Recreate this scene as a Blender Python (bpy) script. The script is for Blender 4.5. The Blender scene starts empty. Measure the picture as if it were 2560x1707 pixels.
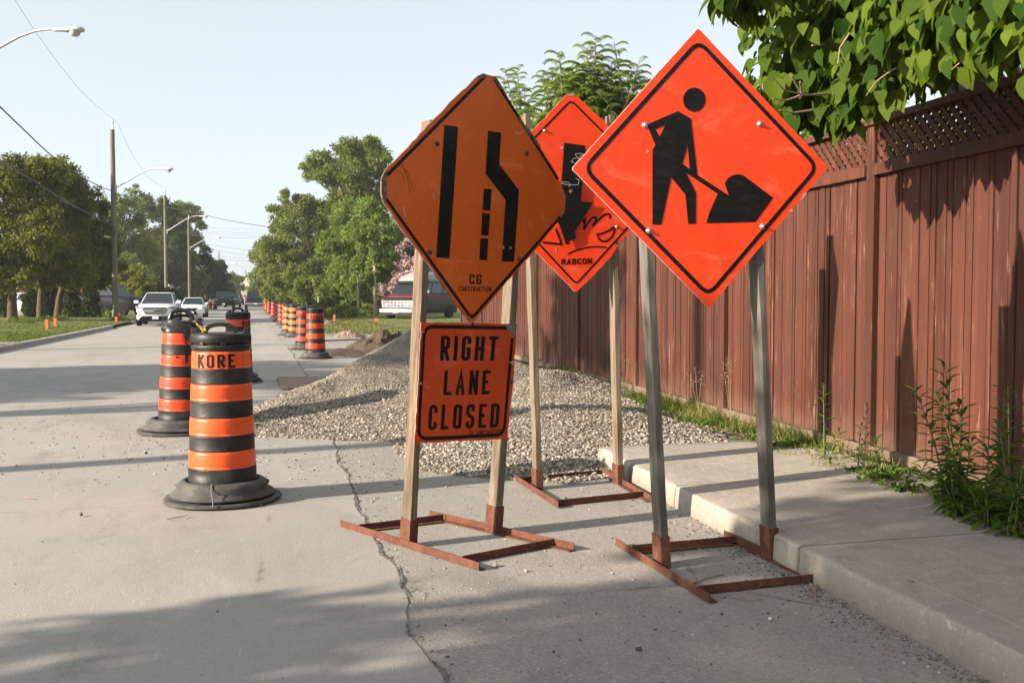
import bpy, math, random
import numpy as np
from mathutils import Vector, Matrix, Quaternion

# ------------------------------------------------------------------ camera, sky, sun, exposure
sc = bpy.context.scene
COL = sc.collection
H, F, CX, CY = 1.28, 2500.0, 1280.0, 853.5          # eye height; focal length and centre in photo pixels
PITCH = math.atan(111.5 / F)
CAM = Vector((0, 0, H))
cam = bpy.data.cameras.new('camera')
cam_o = bpy.data.objects.new('camera', cam)
COL.objects.link(cam_o)
cam_o.location = CAM
cam_o.rotation_euler = (math.pi / 2 - PITCH, 0, 0)
cam.sensor_width = 36.0
cam.lens = 36.0 * F / 2560.0
cam.clip_start, cam.clip_end = 0.1, 4000
sc.camera = cam_o

SUN_AZ, SUN_EL = math.radians(26), math.radians(21)   # sun low on the left, a little behind the camera
TO_SUN = Vector((-math.cos(SUN_AZ) * math.cos(SUN_EL), -math.sin(SUN_AZ) * math.cos(SUN_EL), math.sin(SUN_EL)))
world = bpy.data.worlds.new('World')
sc.world = world
world.use_nodes = True
wn = world.node_tree
sky = wn.nodes.new('ShaderNodeTexSky')
sky.sky_type = 'NISHITA'
sky.sun_disc = False
sky.sun_elevation = SUN_EL
sky.sun_rotation = math.atan2(TO_SUN.x, TO_SUN.y) % (2 * math.pi)
sky.dust_density = 2.0
sky.air_density = 0.5
hs = wn.nodes.new('ShaderNodeHueSaturation')
hs.inputs['Saturation'].default_value = 0.40
wn.links.new(sky.outputs[0], hs.inputs['Color'])
veil = wn.nodes.new('ShaderNodeMix'); veil.data_type = 'RGBA'          # thin high haze evens the sky out
veil.inputs[0].default_value = 0.58; veil.inputs[7].default_value = (3.1, 3.5, 3.65, 1)
wn.links.new(hs.outputs[0], veil.inputs[6])
wn.links.new(veil.outputs[2], wn.nodes['Background'].inputs[0])
wn.nodes['Background'].inputs[1].default_value = 0.108
sun = bpy.data.lights.new('sun', 'SUN')
sun.energy = 5.0
sun.angle = math.radians(0.53)
sun.color = (1.0, 0.86, 0.70)
sun_o = bpy.data.objects.new('sun', sun)
COL.objects.link(sun_o)
sun_o.rotation_euler = (-TO_SUN).to_track_quat('-Z', 'Y').to_euler()
vs = sc.view_settings
vs.view_transform, vs.look, vs.gamma, vs.use_curve_mapping = 'Standard', 'None', 1.0, False
vs.exposure = 1.42

# ------------------------------------------------------------------ geometry helpers
rnd = random.Random(7)
RNG = np.random.default_rng(11)
ANG = math.radians(12.52)                             # the street runs this much to the left of the view
ROAD_ROT = Matrix.Rotation(ANG, 4, 'Z')

def ray(px, py):
    u, v = (px - CX) / F, -(py - CY) / F
    c, s = math.cos(PITCH), math.sin(PITCH)
    return Vector((u, c + v * s, -s + v * c))
def G(px, py, z=0.0):
    d = ray(px, py); k = (z - H) / d.z
    return Vector((d.x * k, d.y * k, z))
def AT(px, py, Y):
    d = ray(px, py)
    return CAM + d * (Y / d.y)
def R(s, t, z=0.0):                                   # street coordinates: s along, t across (right positive)
    return Vector((-math.sin(ANG) * s + math.cos(ANG) * t, math.cos(ANG) * s + math.sin(ANG) * t, z))
def toR(p):
    return (-math.sin(ANG) * p[0] + math.cos(ANG) * p[1], math.cos(ANG) * p[0] + math.sin(ANG) * p[1])
def bend(s):                                          # the street bears gently left further on
    return 0.0 if s < 18 else -0.043 * (s - 18) ** 2 / (s - 18 + 30)

class MB:
    def __init__(self):
        self.v, self.f, self.m, self.sm, self.t = [], [], [], [], []
    def add(self, vs_, fs, m=0, smooth=False, tone=0.5):
        b = len(self.v)
        self.v += [tuple(p) for p in vs_]
        for q in fs:
            self.f.append([i + b for i in q]); self.m.append(m); self.sm.append(smooth); self.t.append(tone)
    def hexa(self, P, m=0, tone=0.5, smooth=False):   # 8 points: bottom ring then top ring
        self.add(P, [(3, 2, 1, 0), (4, 5, 6, 7), (0, 1, 5, 4), (1, 2, 6, 5), (2, 3, 7, 6), (3, 0, 4, 7)], m, smooth, tone)
    def box(self, c, s, m=0, M=None, tone=0.5):
        c = Vector(c); x, y, z = s[0] / 2, s[1] / 2, s[2] / 2
        P = [Vector(p) for p in ((-x, -y, -z), (x, -y, -z), (x, y, -z), (-x, y, -z), (-x, -y, z), (x, -y, z), (x, y, z), (-x, y, z))]
        if M is not None: P = [M @ p for p in P]
        self.hexa([c + p for p in P], m, tone)
    def bar(self, a, b, w, h, m=0, up=(0, 0, 1), tone=0.5):
        a, b, up = Vector(a), Vector(b), Vector(up)
        d = (b - a).normalized(); side = d.cross(up).normalized(); u = side.cross(d).normalized()
        P = []
        for e in (a, b):
            P += [e - side * w / 2 - u * h / 2, e + side * w / 2 - u * h / 2, e + side * w / 2 + u * h / 2, e - side * w / 2 + u * h / 2]
        self.hexa(P, m, tone)
    def tube(self, pts, rad, n=8, m=0, smooth=True, tone=0.5, caps=True):
        pts = [Vector(p) for p in pts]
        if not hasattr(rad, '__len__'): rad = [rad] * len(pts)
        b = []; ref = None
        for i, p in enumerate(pts):
            d = (pts[min(i + 1, len(pts) - 1)] - pts[max(i - 1, 0)]).normalized()
            if ref is None:
                ref = d.cross(Vector((0, 0, 1)))
                if ref.length < 0.05: ref = d.cross(Vector((0, 1, 0)))
            x = (ref - d * ref.dot(d)).normalized(); y = d.cross(x); ref = x
            b += [p + (x * math.cos(2 * math.pi * k / n) + y * math.sin(2 * math.pi * k / n)) * rad[i] for k in range(n)]
        fs = [(i * n + k, i * n + (k + 1) % n, (i + 1) * n + (k + 1) % n, (i + 1) * n + k) for i in range(len(pts) - 1) for k in range(n)]
        self.add(b, fs, m, smooth, tone)
        if caps:
            self.add(b[:n], [tuple(range(n))[::-1]], m, False, tone); self.add(b[-n:], [tuple(range(n))], m, False, tone)
    def lathe(self, prof, n=36, c=(0, 0, 0), m=0, smooth=True, tone=0.5, warp=None, axis='Z'):
        b = []
        for r, z in prof:
            for k in range(n):
                a = 2 * math.pi * k / n; rr = r * (warp(a, z) if warp else 1)
                p = (rr * math.cos(a), rr * math.sin(a), z)
                if axis == 'X': p = (p[2], p[0], p[1])
                b.append((c[0] + p[0], c[1] + p[1], c[2] + p[2]))
        fs = [(i * n + k, i * n + (k + 1) % n, (i + 1) * n + (k + 1) % n, (i + 1) * n + k) for i in range(len(prof) - 1) for k in range(n)]
        self.add(b, fs, m, smooth, tone)
        if prof[-1][0] > 1e-4: self.add(b[-n:], [tuple(range(n))], m, False, tone)
        if prof[0][0] > 1e-4: self.add(b[:n], [tuple(range(n))[::-1]], m, False, tone)
    def slab(self, pts, off, m=0, m_side=None, tone=0.5):  # polygon pushed back by the vector off
        n = len(pts); a = [Vector(p) for p in pts]; o = Vector(off); b = [p + o for p in a]
        self.add(a, [tuple(range(n))], m, False, tone)
        self.add(a + b, [(i, i + n, (i + 1) % n + n, (i + 1) % n) for i in range(n)] + [tuple(range(2 * n - 1, n - 1, -1))], m if m_side is None else m_side, False, tone)
    def build(self, name, mats, parent=None, shift=None, bevel=0):
        me = bpy.data.meshes.new(name)
        vv = self.v if shift is None else [(p[0] - shift[0], p[1] - shift[1], p[2] - shift[2]) for p in self.v]
        me.from_pydata(vv, [], self.f)
        for x in (mats if isinstance(mats, (list, tuple)) else [mats]): me.materials.append(x)
        me.polygons.foreach_set('material_index', self.m)
        me.polygons.foreach_set('use_smooth', self.sm)
        at = me.attributes.new('tone', 'FLOAT', 'FACE'); at.data.foreach_set('value', self.t)
        me.update()
        o = bpy.data.objects.new(name, me); COL.objects.link(o)
        if parent is not None: o.parent = parent
        if bevel:
            md = o.modifiers.new('bevel', 'BEVEL'); md.width = bevel; md.segments = 2; md.limit_method = 'ANGLE'; md.angle_limit = math.radians(35)
        return o

def mesh_np(name, V_, Fc, mat, parent=None, tone=None, smooth=False, loc=None):
    V_ = np.asarray(V_, np.float32).reshape(-1, 3); Fc = np.asarray(Fc, np.int32); k = Fc.shape[1]; n = len(Fc)
    me = bpy.data.meshes.new(name)
    me.vertices.add(len(V_)); me.vertices.foreach_set('co', V_.ravel())
    me.loops.add(n * k); me.polygons.add(n)
    me.polygons.foreach_set('loop_start', np.arange(0, n * k, k, dtype=np.int32))
    me.loops.foreach_set('vertex_index', Fc.ravel())
    me.polygons.foreach_set('use_smooth', np.full(n, smooth))
    for x in (mat if isinstance(mat, (list, tuple)) else [mat]): me.materials.append(x)
    me.update(calc_edges=True)
    if tone is not None:
        at = me.attributes.new('tone', 'FLOAT', 'FACE'); at.data.foreach_set('value', np.asarray(tone, np.float32))
    o = bpy.data.objects.new(name, me); COL.objects.link(o)
    if parent is not None: o.parent = parent
    if loc is not None: o.location = loc
    return o

def tag(o, label=None, cat=None, group=None, kind=None):
    if label: o['label'] = label
    if cat: o['category'] = cat
    if group: o['group'] = group
    if kind: o['kind'] = kind
    return o
def thing(name, label, cat, loc=(0, 0, 0), rz=0.0, group=None):
    o = bpy.data.objects.new(name, None); COL.objects.link(o)
    o.location = loc; o.rotation_euler = (0, 0, rz); o.empty_display_size = 0.2
    return tag(o, label, cat, group)
def dup(root, loc, rz=0.0, label=None, group=None, scale=None):
    def cp(o, par):
        c = o.copy(); COL.objects.link(c); c.parent = par
        for ch in [x for x in bpy.data.objects if x.parent == o]: cp(ch, c)
        return c
    r = root.copy(); COL.objects.link(r)
    for ch in [x for x in bpy.data.objects if x.parent == root]: cp(ch, r)
    r.location = loc; r.rotation_euler = (rnd.uniform(-.02, .02), rnd.uniform(-.02, .02), rz)
    if scale: r.scale = scale
    if label: r['label'] = label
    if group: r['group'] = group
    return r

# ------------------------------------------------------------------ materials
class NT:
    def __init__(self, name):
        self.mat = bpy.data.materials.new(name); self.mat.use_nodes = True
        self.nt = self.mat.node_tree; self.b = self.nt.nodes['Principled BSDF']; self.out = self.nt.nodes['Material Output']
        self.tc = self.nt.nodes.new('ShaderNodeTexCoord')
    def n(self, t, **kw):
        x = self.nt.nodes.new('ShaderNode' + t)
        for k, v in kw.items(): setattr(x, k, v)
        return x
    def l(self, a, b): self.nt.links.new(a, b)
    def coord(self, scale=(1, 1, 1), rot=(0, 0, 0)):
        m = self.n('Mapping'); self.l(self.tc.outputs['Object'], m.inputs[0])
        m.inputs['Scale'].default_value = scale; m.inputs['Rotation'].default_value = rot
        return m.outputs[0]
    def noise(self, scale, detail=4, rough=0.55, co=None, dist=0):
        x = self.n('TexNoise'); x.inputs['Scale'].default_value = scale; x.inputs['Detail'].default_value = detail
        x.inputs['Roughness'].default_value = rough; x.inputs['Distortion'].default_value = dist
        self.l(co if co is not None else self.tc.outputs['Object'], x.inputs['Vector'])
        return x.outputs['Fac']
    def voro(self, scale, feat='F1', co=None, out='Distance'):
        x = self.n('TexVoronoi', feature=feat); x.inputs['Scale'].default_value = scale
        self.l(co if co is not None else self.tc.outputs['Object'], x.inputs['Vector'])
        return x.outputs[out]
    def ramp(self, fac, a, b, ca=(0, 0, 0), cb=(1, 1, 1)):
        x = self.n('ValToRGB'); x.color_ramp.elements[0].position = a; x.color_ramp.elements[1].position = b
        x.color_ramp.elements[0].color = (*ca, 1); x.color_ramp.elements[1].color = (*cb, 1)
        self.l(fac, x.inputs[0]); return x.outputs[0]
    def mix(self, fac, a, b, mode='MIX'):
        x = self.n('Mix', data_type='RGBA', blend_type=mode, clamp_factor=True)
        for sock, val in ((x.inputs[0], fac), (x.inputs[6], a), (x.inputs[7], b)):
            if isinstance(val, (int, float)): sock.default_value = val
            elif isinstance(val, tuple): sock.default_value = (*val, 1)
            else: self.l(val, sock)
        return x.outputs[2]
    def math(self, op, a, b=0.0, c=0.0):
        x = self.n('Math', operation=op)
        for i, val in enumerate((a, b, c)):
            if isinstance(val, (int, float)): x.inputs[i].default_value = val
            else: self.l(val, x.inputs[i])
        return x.outputs[0]
    def tone(self, col, amount):                      # per-face brightness from the mesh's own 'tone'
        a = self.n('Attribute'); a.attribute_name = 'tone'
        k = self.math('MULTIPLY_ADD', a.outputs['Fac'], amount, 1 - amount / 2)
        x = self.n('Mix', data_type='RGBA', blend_type='MULTIPLY'); x.inputs[0].default_value = 1
        if isinstance(col, tuple): x.inputs[6].default_value = (*col, 1)
        else: self.l(col, x.inputs[6])
        self.l(k, x.inputs[7]); return x.outputs[2]
    def base(self, c):
        if isinstance(c, tuple): self.b.inputs['Base Color'].default_value = (*c, 1)
        else: self.l(c, self.b.inputs['Base Color'])
    def bump(self, h, strength=0.5, dist=0.01):
        x = self.n('Bump'); x.inputs['Strength'].default_value = strength; x.inputs['Distance'].default_value = dist
        self.l(h, x.inputs['Height']); self.l(x.outputs[0], self.b.inputs['Normal'])
    def set(self, rough=0.7, metal=0.0, spec=0.5, coat=0.0):
        self.b.inputs['Roughness'].default_value = rough; self.b.inputs['Metallic'].default_value = metal
        self.b.inputs['Specular IOR Level'].default_value = spec; self.b.inputs['Coat Weight'].default_value = coat
        self.b.inputs['Coat Roughness'].default_value = 0.05
        return self

def simple(name, col, col2=None, scale=6.0, rough=0.7, metal=0.0, spec=0.4, bump=0.0, bscale=60.0, stretch=(1, 1, 1), tone=0.0, coat=0.0, lo=0.35, hi=0.65):
    N = NT(name).set(rough, metal, spec, coat)
    co = N.coord(stretch)
    c = col
    if col2 is not None: c = N.mix(N.ramp(N.noise(scale, 5, 0.6, co), lo, hi), col, col2)
    if tone: c = N.tone(c, tone)
    N.base(c)
    if bump: N.bump(N.noise(bscale, 4, 0.6, co), bump, 0.01)
    return N.mat

def leafmat(name, c1, c2, trans=0.35, tone=0.9, rough=0.6, spec=0.12, tcol=None):
    N = NT(name).set(rough, 0, spec)
    a = N.n('Attribute'); a.attribute_name = 'tone'
    col = N.mix(a.outputs['Fac'], c1, c2)
    col = N.mix(1.0, col, N.ramp(N.noise(0.6, 2), 0.3, 0.7, (0.82, 0.85, 0.8), (1.12, 1.08, 1.05)), 'MULTIPLY')
    N.base(col)
    t = N.n('BsdfTranslucent')
    N.l(N.mix(1.0, col, tcol or (1.3, 1.25, 0.5), 'MULTIPLY'), t.inputs[0])
    ms = N.n('MixShader'); ms.inputs[0].default_value = trans
    N.l(N.b.outputs[0], ms.inputs[1]); N.l(t.outputs[0], ms.inputs[2]); N.l(ms.outputs[0], N.out.inputs[0])
    return N.mat

def m_asphalt(name, c1, c2, dark, gravelly):
    N = NT(name).set(0.85, 0, 0.25)
    big = N.noise(0.35, 5, 0.6); mid = N.noise(2.2, 6, 0.65, N.coord((1, 0.45, 1)))
    col = N.mix(N.ramp(big, 0.35, 0.68), c1, c2)
    col = N.mix(N.ramp(mid, 0.56, 0.72), col, dark)
    col = N.mix(N.math('MULTIPLY', N.ramp(N.noise(0.7, 6, 0.7, N.coord((1, 0.35, 1)), 0.8), 0.5, 0.62), 0.5), col, dark)
    col = N.mix(N.math('MULTIPLY', N.ramp(N.noise(1.3, 6, 0.75, N.coord((1, 0.8, 1)), 1.2), 0.56, 0.70), 0.55), col, tuple(x * 0.72 for x in c2))
    col = N.mix(N.math('MULTIPLY', N.ramp(N.noise(1.7, 5, 0.7, N.coord((0.9, 0.5, 1), (0, 0, .3)), .5), 0.58, 0.70), 0.5), col, tuple(min(1, x * 1.22) for x in c1))
    # tyre-polished bands along the lane, aggregate specks, pale scuffs
    agg = N.voro(95, 'F1', None, 'Color'); sp = N.n('SeparateColor'); N.l(agg, sp.inputs[0])
    col = N.mix(N.math('MULTIPLY', N.ramp(sp.outputs[0], 0.55, 0.95), 0.16 + 0.3 * gravelly), col, (0.16, 0.15, 0.14))
    col = N.mix(N.math('MULTIPLY', N.ramp(sp.outputs[1], 0.7, 0.98), 0.16 + 0.3 * gravelly), col, (0.42, 0.39, 0.35))
    scr = N.noise(5.0, 3, 0.5, N.coord((9, 0.55, 1), (0, 0, 0.5)), 0.6)
    col = N.mix(N.math('MULTIPLY', N.ramp(scr, 0.69, 0.74), 0.32), col, (0.46, 0.43, 0.39))
    scd = N.noise(4.0, 3, 0.5, N.coord((8, 0.6, 1), (0, 0, -0.35)), 0.8)
    col = N.mix(N.math('MULTIPLY', N.ramp(scd, 0.70, 0.75), 0.4), col, (0.13, 0.125, 0.12))
    crk = N.voro(0.42, 'DISTANCE_TO_EDGE', None)
    warp = N.math('ADD', crk, N.math('MULTIPLY', N.noise(7, 5, 0.7), 0.03))
    line = N.ramp(warp, 0.015, 0.021, (1, 1, 1), (0, 0, 0))
    keep = N.ramp(N.noise(0.8, 2), 0.52, 0.6)
    col = N.mix(N.math('MULTIPLY', N.math('MULTIPLY', line, keep), 0.7), col, (0.10, 0.095, 0.09))
    x = N.n('SeparateXYZ'); N.l(N.tc.outputs['Object'], x.inputs[0])
    ys = N.math('ADD', N.math('ADD', x.outputs[1], 13.95 + 4.6), N.math('MULTIPLY', N.noise(1.7, 5, 0.7), 0.16))
    jl = N.ramp(N.math('ABSOLUTE', N.math('SUBTRACT', N.math('MODULO', ys, 4.6), 2.0)), 0.004, 0.012, (1, 1, 1), (0, 0, 0))
    col = N.mix(N.math('MULTIPLY', N.math('MULTIPLY', jl, N.ramp(N.noise(2.5, 3), 0.42, 0.56)), 0.5), col, (0.12, 0.112, 0.10))
    pit = N.ramp(N.voro(26, 'F1'), 0.10, 0.16, (1, 1, 1), (0, 0, 0)); pk = N.ramp(N.noise(19, 2), 0.56, 0.60)
    col = N.mix(N.math('MULTIPLY', N.math('MULTIPLY', pit, pk), 0.45), col, (0.13, 0.122, 0.11))
    N.base(col)
    h = N.math('ADD', N.math('MULTIPLY', N.noise(190, 4, 0.75), 0.5 + 0.5 * gravelly), N.math('MULTIPLY', N.voro(110), 0.6))
    h = N.math('ADD', h, N.math('MULTIPLY', N.noise(9, 5, 0.6), 0.35))
    N.bump(h, 0.40 + 0.5 * gravelly, 0.0035)
    return N.mat

def m_concrete():
    N = NT('pavement_concrete').set(0.85, 0, 0.25)
    x = N.n('SeparateXYZ'); N.l(N.tc.outputs['Object'], x.inputs[0])
    col = N.mix(N.ramp(N.noise(0.9, 6, 0.65), 0.35, 0.66), (0.355, 0.32, 0.27), (0.28, 0.26, 0.226))
    col = N.mix(N.ramp(N.noise(5.5, 6, 0.7), 0.48, 0.68), col, (0.265, 0.24, 0.203))
    scr = N.noise(3.0, 4, 0.6, N.coord((1.2, 9, 1), (0, 0, 0.9)), 1.0)
    col = N.mix(N.math('MULTIPLY', N.ramp(scr, 0.64, 0.70), 0.7), col, (0.4032, 0.3744, 0.3312))
    # pale tooled lines along the kerb, transverse joints
    wob = N.math('ADD', x.outputs[0], N.math('MULTIPLY', N.noise(6, 3), 0.012))
    for t0, wd, k in ((2.475, 0.006, 0.75), (3.08, 0.005, 0.5)):
        d = N.math('ABSOLUTE', N.math('SUBTRACT', wob, t0))
        col = N.mix(N.math('MULTIPLY', N.math('MULTIPLY', N.ramp(d, wd * 0.6, wd, (1, 1, 1), (0, 0, 0)), N.ramp(N.noise(4, 3), 0.36, 0.52)), k), col, (0.4176, 0.3888, 0.3456))
    ys = N.math('ADD', N.math('MULTIPLY_ADD', x.outputs[1], 1.0, 10.0), N.math('MULTIPLY', N.noise(5, 2), 0.012))
    fr = N.math('ABSOLUTE', N.math('SUBTRACT', N.math('MODULO', ys, 1.52), 0.5))
    jl = N.ramp(fr, 0.006, 0.012, (1, 1, 1), (0, 0, 0))
    col = N.mix(N.math('MULTIPLY', jl, 0.6), col, (0.1224, 0.1116, 0.0936))
    sp = N.ramp(N.voro(60, 'F1'), 0.06, 0.12, (1, 1, 1), (0, 0, 0))
    col = N.mix(N.math('MULTIPLY', sp, 0.35), col, (0.1152, 0.1044, 0.0864))
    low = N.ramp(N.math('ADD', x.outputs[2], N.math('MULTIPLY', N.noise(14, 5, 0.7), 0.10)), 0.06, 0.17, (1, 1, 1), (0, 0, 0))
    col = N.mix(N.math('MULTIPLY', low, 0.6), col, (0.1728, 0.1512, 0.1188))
    col = N.mix(N.math('MULTIPLY', N.ramp(N.noise(70, 5, 0.75), 0.45, 0.66), 0.38), col, (0.19, 0.172, 0.148))
    col = N.mix(N.math('MULTIPLY', N.ramp(N.noise(24, 6, 0.75), 0.56, 0.68), 0.45), col, (0.50, 0.455, 0.385))
    scr2 = N.noise(4.0, 4, 0.6, N.coord((9, 1.3, 1), (0, 0, -0.4)), 1.2)
    col = N.mix(N.math('MULTIPLY', N.ramp(scr2, 0.66, 0.70), 0.5), col, (0.60, 0.55, 0.47))
    N.base(col)
    h = N.math('ADD', N.math('MULTIPLY', N.noise(90, 5, 0.7), 0.6), N.math('MULTIPLY', N.noise(12, 5, 0.65), 1.2))
    h = N.math('SUBTRACT', h, N.math('MULTIPLY', jl, 2.0))
    N.bump(h, 0.9, 0.008)
    return N.mat

def m_fence():
    N = NT('stained_fence_wood').set(0.72, 0, 0.25)
    gr = N.noise(14, 6, 0.7, N.coord((1, 1, 0.05)), 0.4)
    col = N.mix(N.ramp(gr, 0.3, 0.72), (0.048, 0.0150, 0.0085), (0.088, 0.0275, 0.0145))
    col = N.tone(col, 0.62)
    col = N.mix(N.math('MULTIPLY', N.ramp(N.noise(9, 4, 0.6, N.coord((1, 1, 0.02)), 0.3), 0.42, 0.60), 0.5), col, (0.062, 0.0205, 0.0125))
    wear = N.noise(30, 5, 0.75, N.coord((1, 1, 0.06)), 0.6)
    patch = N.noise(1.6, 4, 0.6)
    col = N.mix(N.math('MULTIPLY', N.math('MULTIPLY', N.ramp(wear, 0.57, 0.66), N.ramp(patch, 0.36, 0.58)), 0.8), col, (0.24, 0.135, 0.09))
    col = N.mix(N.math('MULTIPLY', N.ramp(N.noise(2.6, 4, 0.6, N.coord((1, 1, 0.5))), 0.50, 0.66), 0.6), col, (0.052, 0.02236, 0.01664))
    knot = N.ramp(N.voro(3.1, 'F1', N.coord((1.4, 1.4, 0.55))), 0.035, 0.075, (1, 1, 1), (0, 0, 0))
    col = N.mix(N.math('MULTIPLY', knot, 0.6), col, (0.0312, 0.01456, 0.0104))
    x = N.n('SeparateXYZ'); N.l(N.tc.outputs['Object'], x.inputs[0])
    foot = N.ramp(N.math('ADD', x.outputs[2], N.math('MULTIPLY', N.noise(6, 4, 0.7), 0.35)), 0.36, 0.62, (1, 1, 1), (0, 0, 0))
    col = N.mix(N.math('MULTIPLY', foot, 0.4), col, (0.17, 0.105, 0.072))
    N.base(col); N.bump(N.math('ADD', gr, N.math('MULTIPLY', wear, 0.5)), 0.5, 0.006)
    return N.mat

def m_wood(name, c1, c2, dark):
    N = NT(name).set(0.95, 0, 0.04)
    gr = N.noise(48, 5, 0.7, N.coord((1, 1, 0.03)), 0.5); big = N.noise(7, 4, 0.6, N.coord((1, 1, 0.25)))
    col = N.mix(N.ramp(gr, 0.34, 0.66), c1, c2)
    col = N.mix(N.math('MULTIPLY', N.ramp(big, 0.5, 0.72), 0.75), col, dark)
    crk = N.ramp(N.noise(45, 3, 0.5, N.coord((1, 1, 0.02)), 0.8), 0.66, 0.70)
    col = N.mix(N.math('MULTIPLY', crk, 0.8), col, (0.05, 0.042, 0.036))
    knot = N.ramp(N.voro(7, 'F1', N.coord((1, 1, 0.35))), 0.05, 0.1, (1, 1, 1), (0, 0, 0))
    col = N.mix(N.math('MULTIPLY', knot, 0.7), col, (0.07, 0.05, 0.035))
    N.base(col); N.bump(N.math('SUBTRACT', gr, crk), 0.7, 0.004)
    return N.mat

def m_rust():
    N = NT('rusty_steel').set(0.85, 0.1, 0.3)
    a = N.noise(18, 6, 0.7); b = N.noise(90, 4, 0.7)
    col = N.mix(N.ramp(a, 0.36, 0.66), (0.075, 0.027, 0.017), (0.145, 0.058, 0.033))
    col = N.mix(N.math('MULTIPLY', N.ramp(b, 0.58, 0.72), 0.7), col, (0.075, 0.035, 0.026))
    col = N.mix(N.math('MULTIPLY', N.ramp(N.noise(35, 4, 0.7), 0.62, 0.70), 0.45), col, (0.22, 0.105, 0.055))
    N.base(col); N.bump(N.math('ADD', a, b), 0.5, 0.003)
    return N.mat

def m_sheet(name, c, c2, wear):                        # reflective sign sheeting: fine herringbone, scuffs, specks
    N = NT(name).set(0.42, 0, 0.35)
    col = N.mix(N.ramp(N.noise(2.2, 4, 0.6), 0.3, 0.7), c, c2)
    w = N.n('TexWave', wave_type='BANDS', bands_direction='DIAGONAL'); w.inputs['Scale'].default_value = 62; w.inputs['Distortion'].default_value = 0.8
    N.l(N.coord((1, 0, -0.6)), w.inputs['Vector'])
    col = N.mix(N.math('MULTIPLY', w.outputs['Fac'], 0.16), col, tuple(x * 0.55 for x in c))
    spk = N.ramp(N.voro(13, 'F1'), 0.045, 0.06, (1, 1, 1), (0, 0, 0))
    keep = N.ramp(N.noise(11, 2), 0.60, 0.63)
    col = N.mix(N.math('MULTIPLY', N.math('MULTIPLY', spk, keep), wear), col, (0.12, 0.09, 0.08))
    scr = N.noise(7, 4, 0.6, N.coord((7, 1, 0.7), (0, 0.7, 0)), 0.7)
    col = N.mix(N.math('MULTIPLY', N.ramp(scr, 0.70, 0.73), 0.42 * wear), col, (0.85, 0.45, 0.28))
    scr2 = N.noise(6, 4, 0.6, N.coord((0.7, 1, 8), (0, 0.5, 0)), 0.7)
    col = N.mix(N.math('MULTIPLY', N.ramp(scr2, 0.71, 0.74), 0.4 * wear), col, tuple(x * 0.4 for x in c))
    dirt = N.ramp(N.noise(1.5, 5, 0.7, N.coord((1.5, 1, 0.5))), 0.5, 0.8)
    col = N.mix(N.math('MULTIPLY', dirt, 0.42 * wear), col, tuple(x * 0.45 for x in c))
    sm = N.noise(3.2, 5, 0.7, N.coord((1, 1, 2.2), (0, 0.6, 0)), 1.0)
    col = N.mix(N.math('MULTIPLY', N.ramp(sm, 0.56, 0.72), 0.22), col, (0.95, 0.36, 0.20))
    N.base(col)
    N.bump(N.noise(4.5, 4, 0.55), 0.22, 0.02)
    return N.mat

M = {}
M['lane'] = m_asphalt('worn_lane_asphalt', (0.296, 0.275, 0.248), (0.25, 0.235, 0.216), (0.20, 0.19, 0.176), 0.0)
M['edge'] = m_asphalt('broken_edge_asphalt', (0.275, 0.255, 0.228), (0.215, 0.203, 0.185), (0.325, 0.293, 0.252), 0.75)
M['conc'] = m_concrete()
M['kerb'] = simple('kerb_concrete', (0.27, 0.2475, 0.2175), (0.1875, 0.1725, 0.15), 5, 0.9, bump=0.4, bscale=40)
M['soil'] = simple('dark_soil', (0.060, 0.047, 0.036), (0.10, 0.075, 0.055), 12, 0.95, bump=1.0, bscale=30, spec=0.1)
M['crack'] = simple('crack_dirt', (0.07, 0.064, 0.057), (0.23, 0.21, 0.18), 25, 0.95, bump=1, bscale=80, spec=0.1)
M['reddirt'] = simple('reddish_dirt', (0.19, 0.125, 0.095), (0.28, 0.20, 0.155), 9, 0.95, bump=1.0, bscale=22, spec=0.1)
M['gbase'] = simple('gravel_fines', (0.135, 0.12, 0.10), (0.22, 0.19, 0.15), 7, 0.95, bump=1.0, bscale=75, spec=0.08)
M['stone'] = simple('crushed_limestone', (0.29, 0.257, 0.212), (0.175, 0.16, 0.142), 30, 0.9, tone=1.5, bump=0.3, bscale=120, spec=0.1)
M['ground'] = simple('rough_ground', (0.24, 0.215, 0.175), (0.17, 0.155, 0.12), 0.5, 0.95, bump=0.6, bscale=12, spec=0.1)
M['lawn'] = simple('mown_lawn', (0.095, 0.125, 0.032), (0.185, 0.175, 0.075), 1.1, 0.95, bump=1.0, bscale=28, spec=0.1)
M['verge'] = simple('verge_turf', (0.085, 0.115, 0.03), (0.15, 0.14, 0.06), 1.3, 0.95, bump=1.0, bscale=20, spec=0.1)
M['fence'] = m_fence()
M['oldwood'] = simple('bare_kickboard_wood', (0.18, 0.129, 0.093), (0.126, 0.087, 0.063), 7, 0.85, bump=0.4, bscale=40, stretch=(1, 0.2, 1), spec=0.2)
M['post_a'] = m_wood('weathered_post_brown', (0.21, 0.157, 0.11), (0.088, 0.067, 0.049), (0.055, 0.043, 0.034))
M['post_b'] = m_wood('weathered_post_grey', (0.175, 0.158, 0.135), (0.085, 0.078, 0.068), (0.055, 0.05, 0.044))
M['post_c'] = m_wood('weathered_post_pale', (0.225, 0.175, 0.127), (0.11, 0.085, 0.063), (0.075, 0.058, 0.045))
M['pole'] = m_wood('treated_pole_wood', (0.188, 0.18, 0.124), (0.136, 0.132, 0.092), (0.112, 0.1, 0.068))
M['rust'] = m_rust()
M['sign_a'] = m_sheet('old_orange_sheeting', (0.60, 0.105, 0.008), (0.53, 0.085, 0.007), 1.0)
M['sign_t'] = m_sheet('faded_red_sheeting', (0.56, 0.062, 0.011), (0.48, 0.050, 0.010), 0.9)
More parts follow.
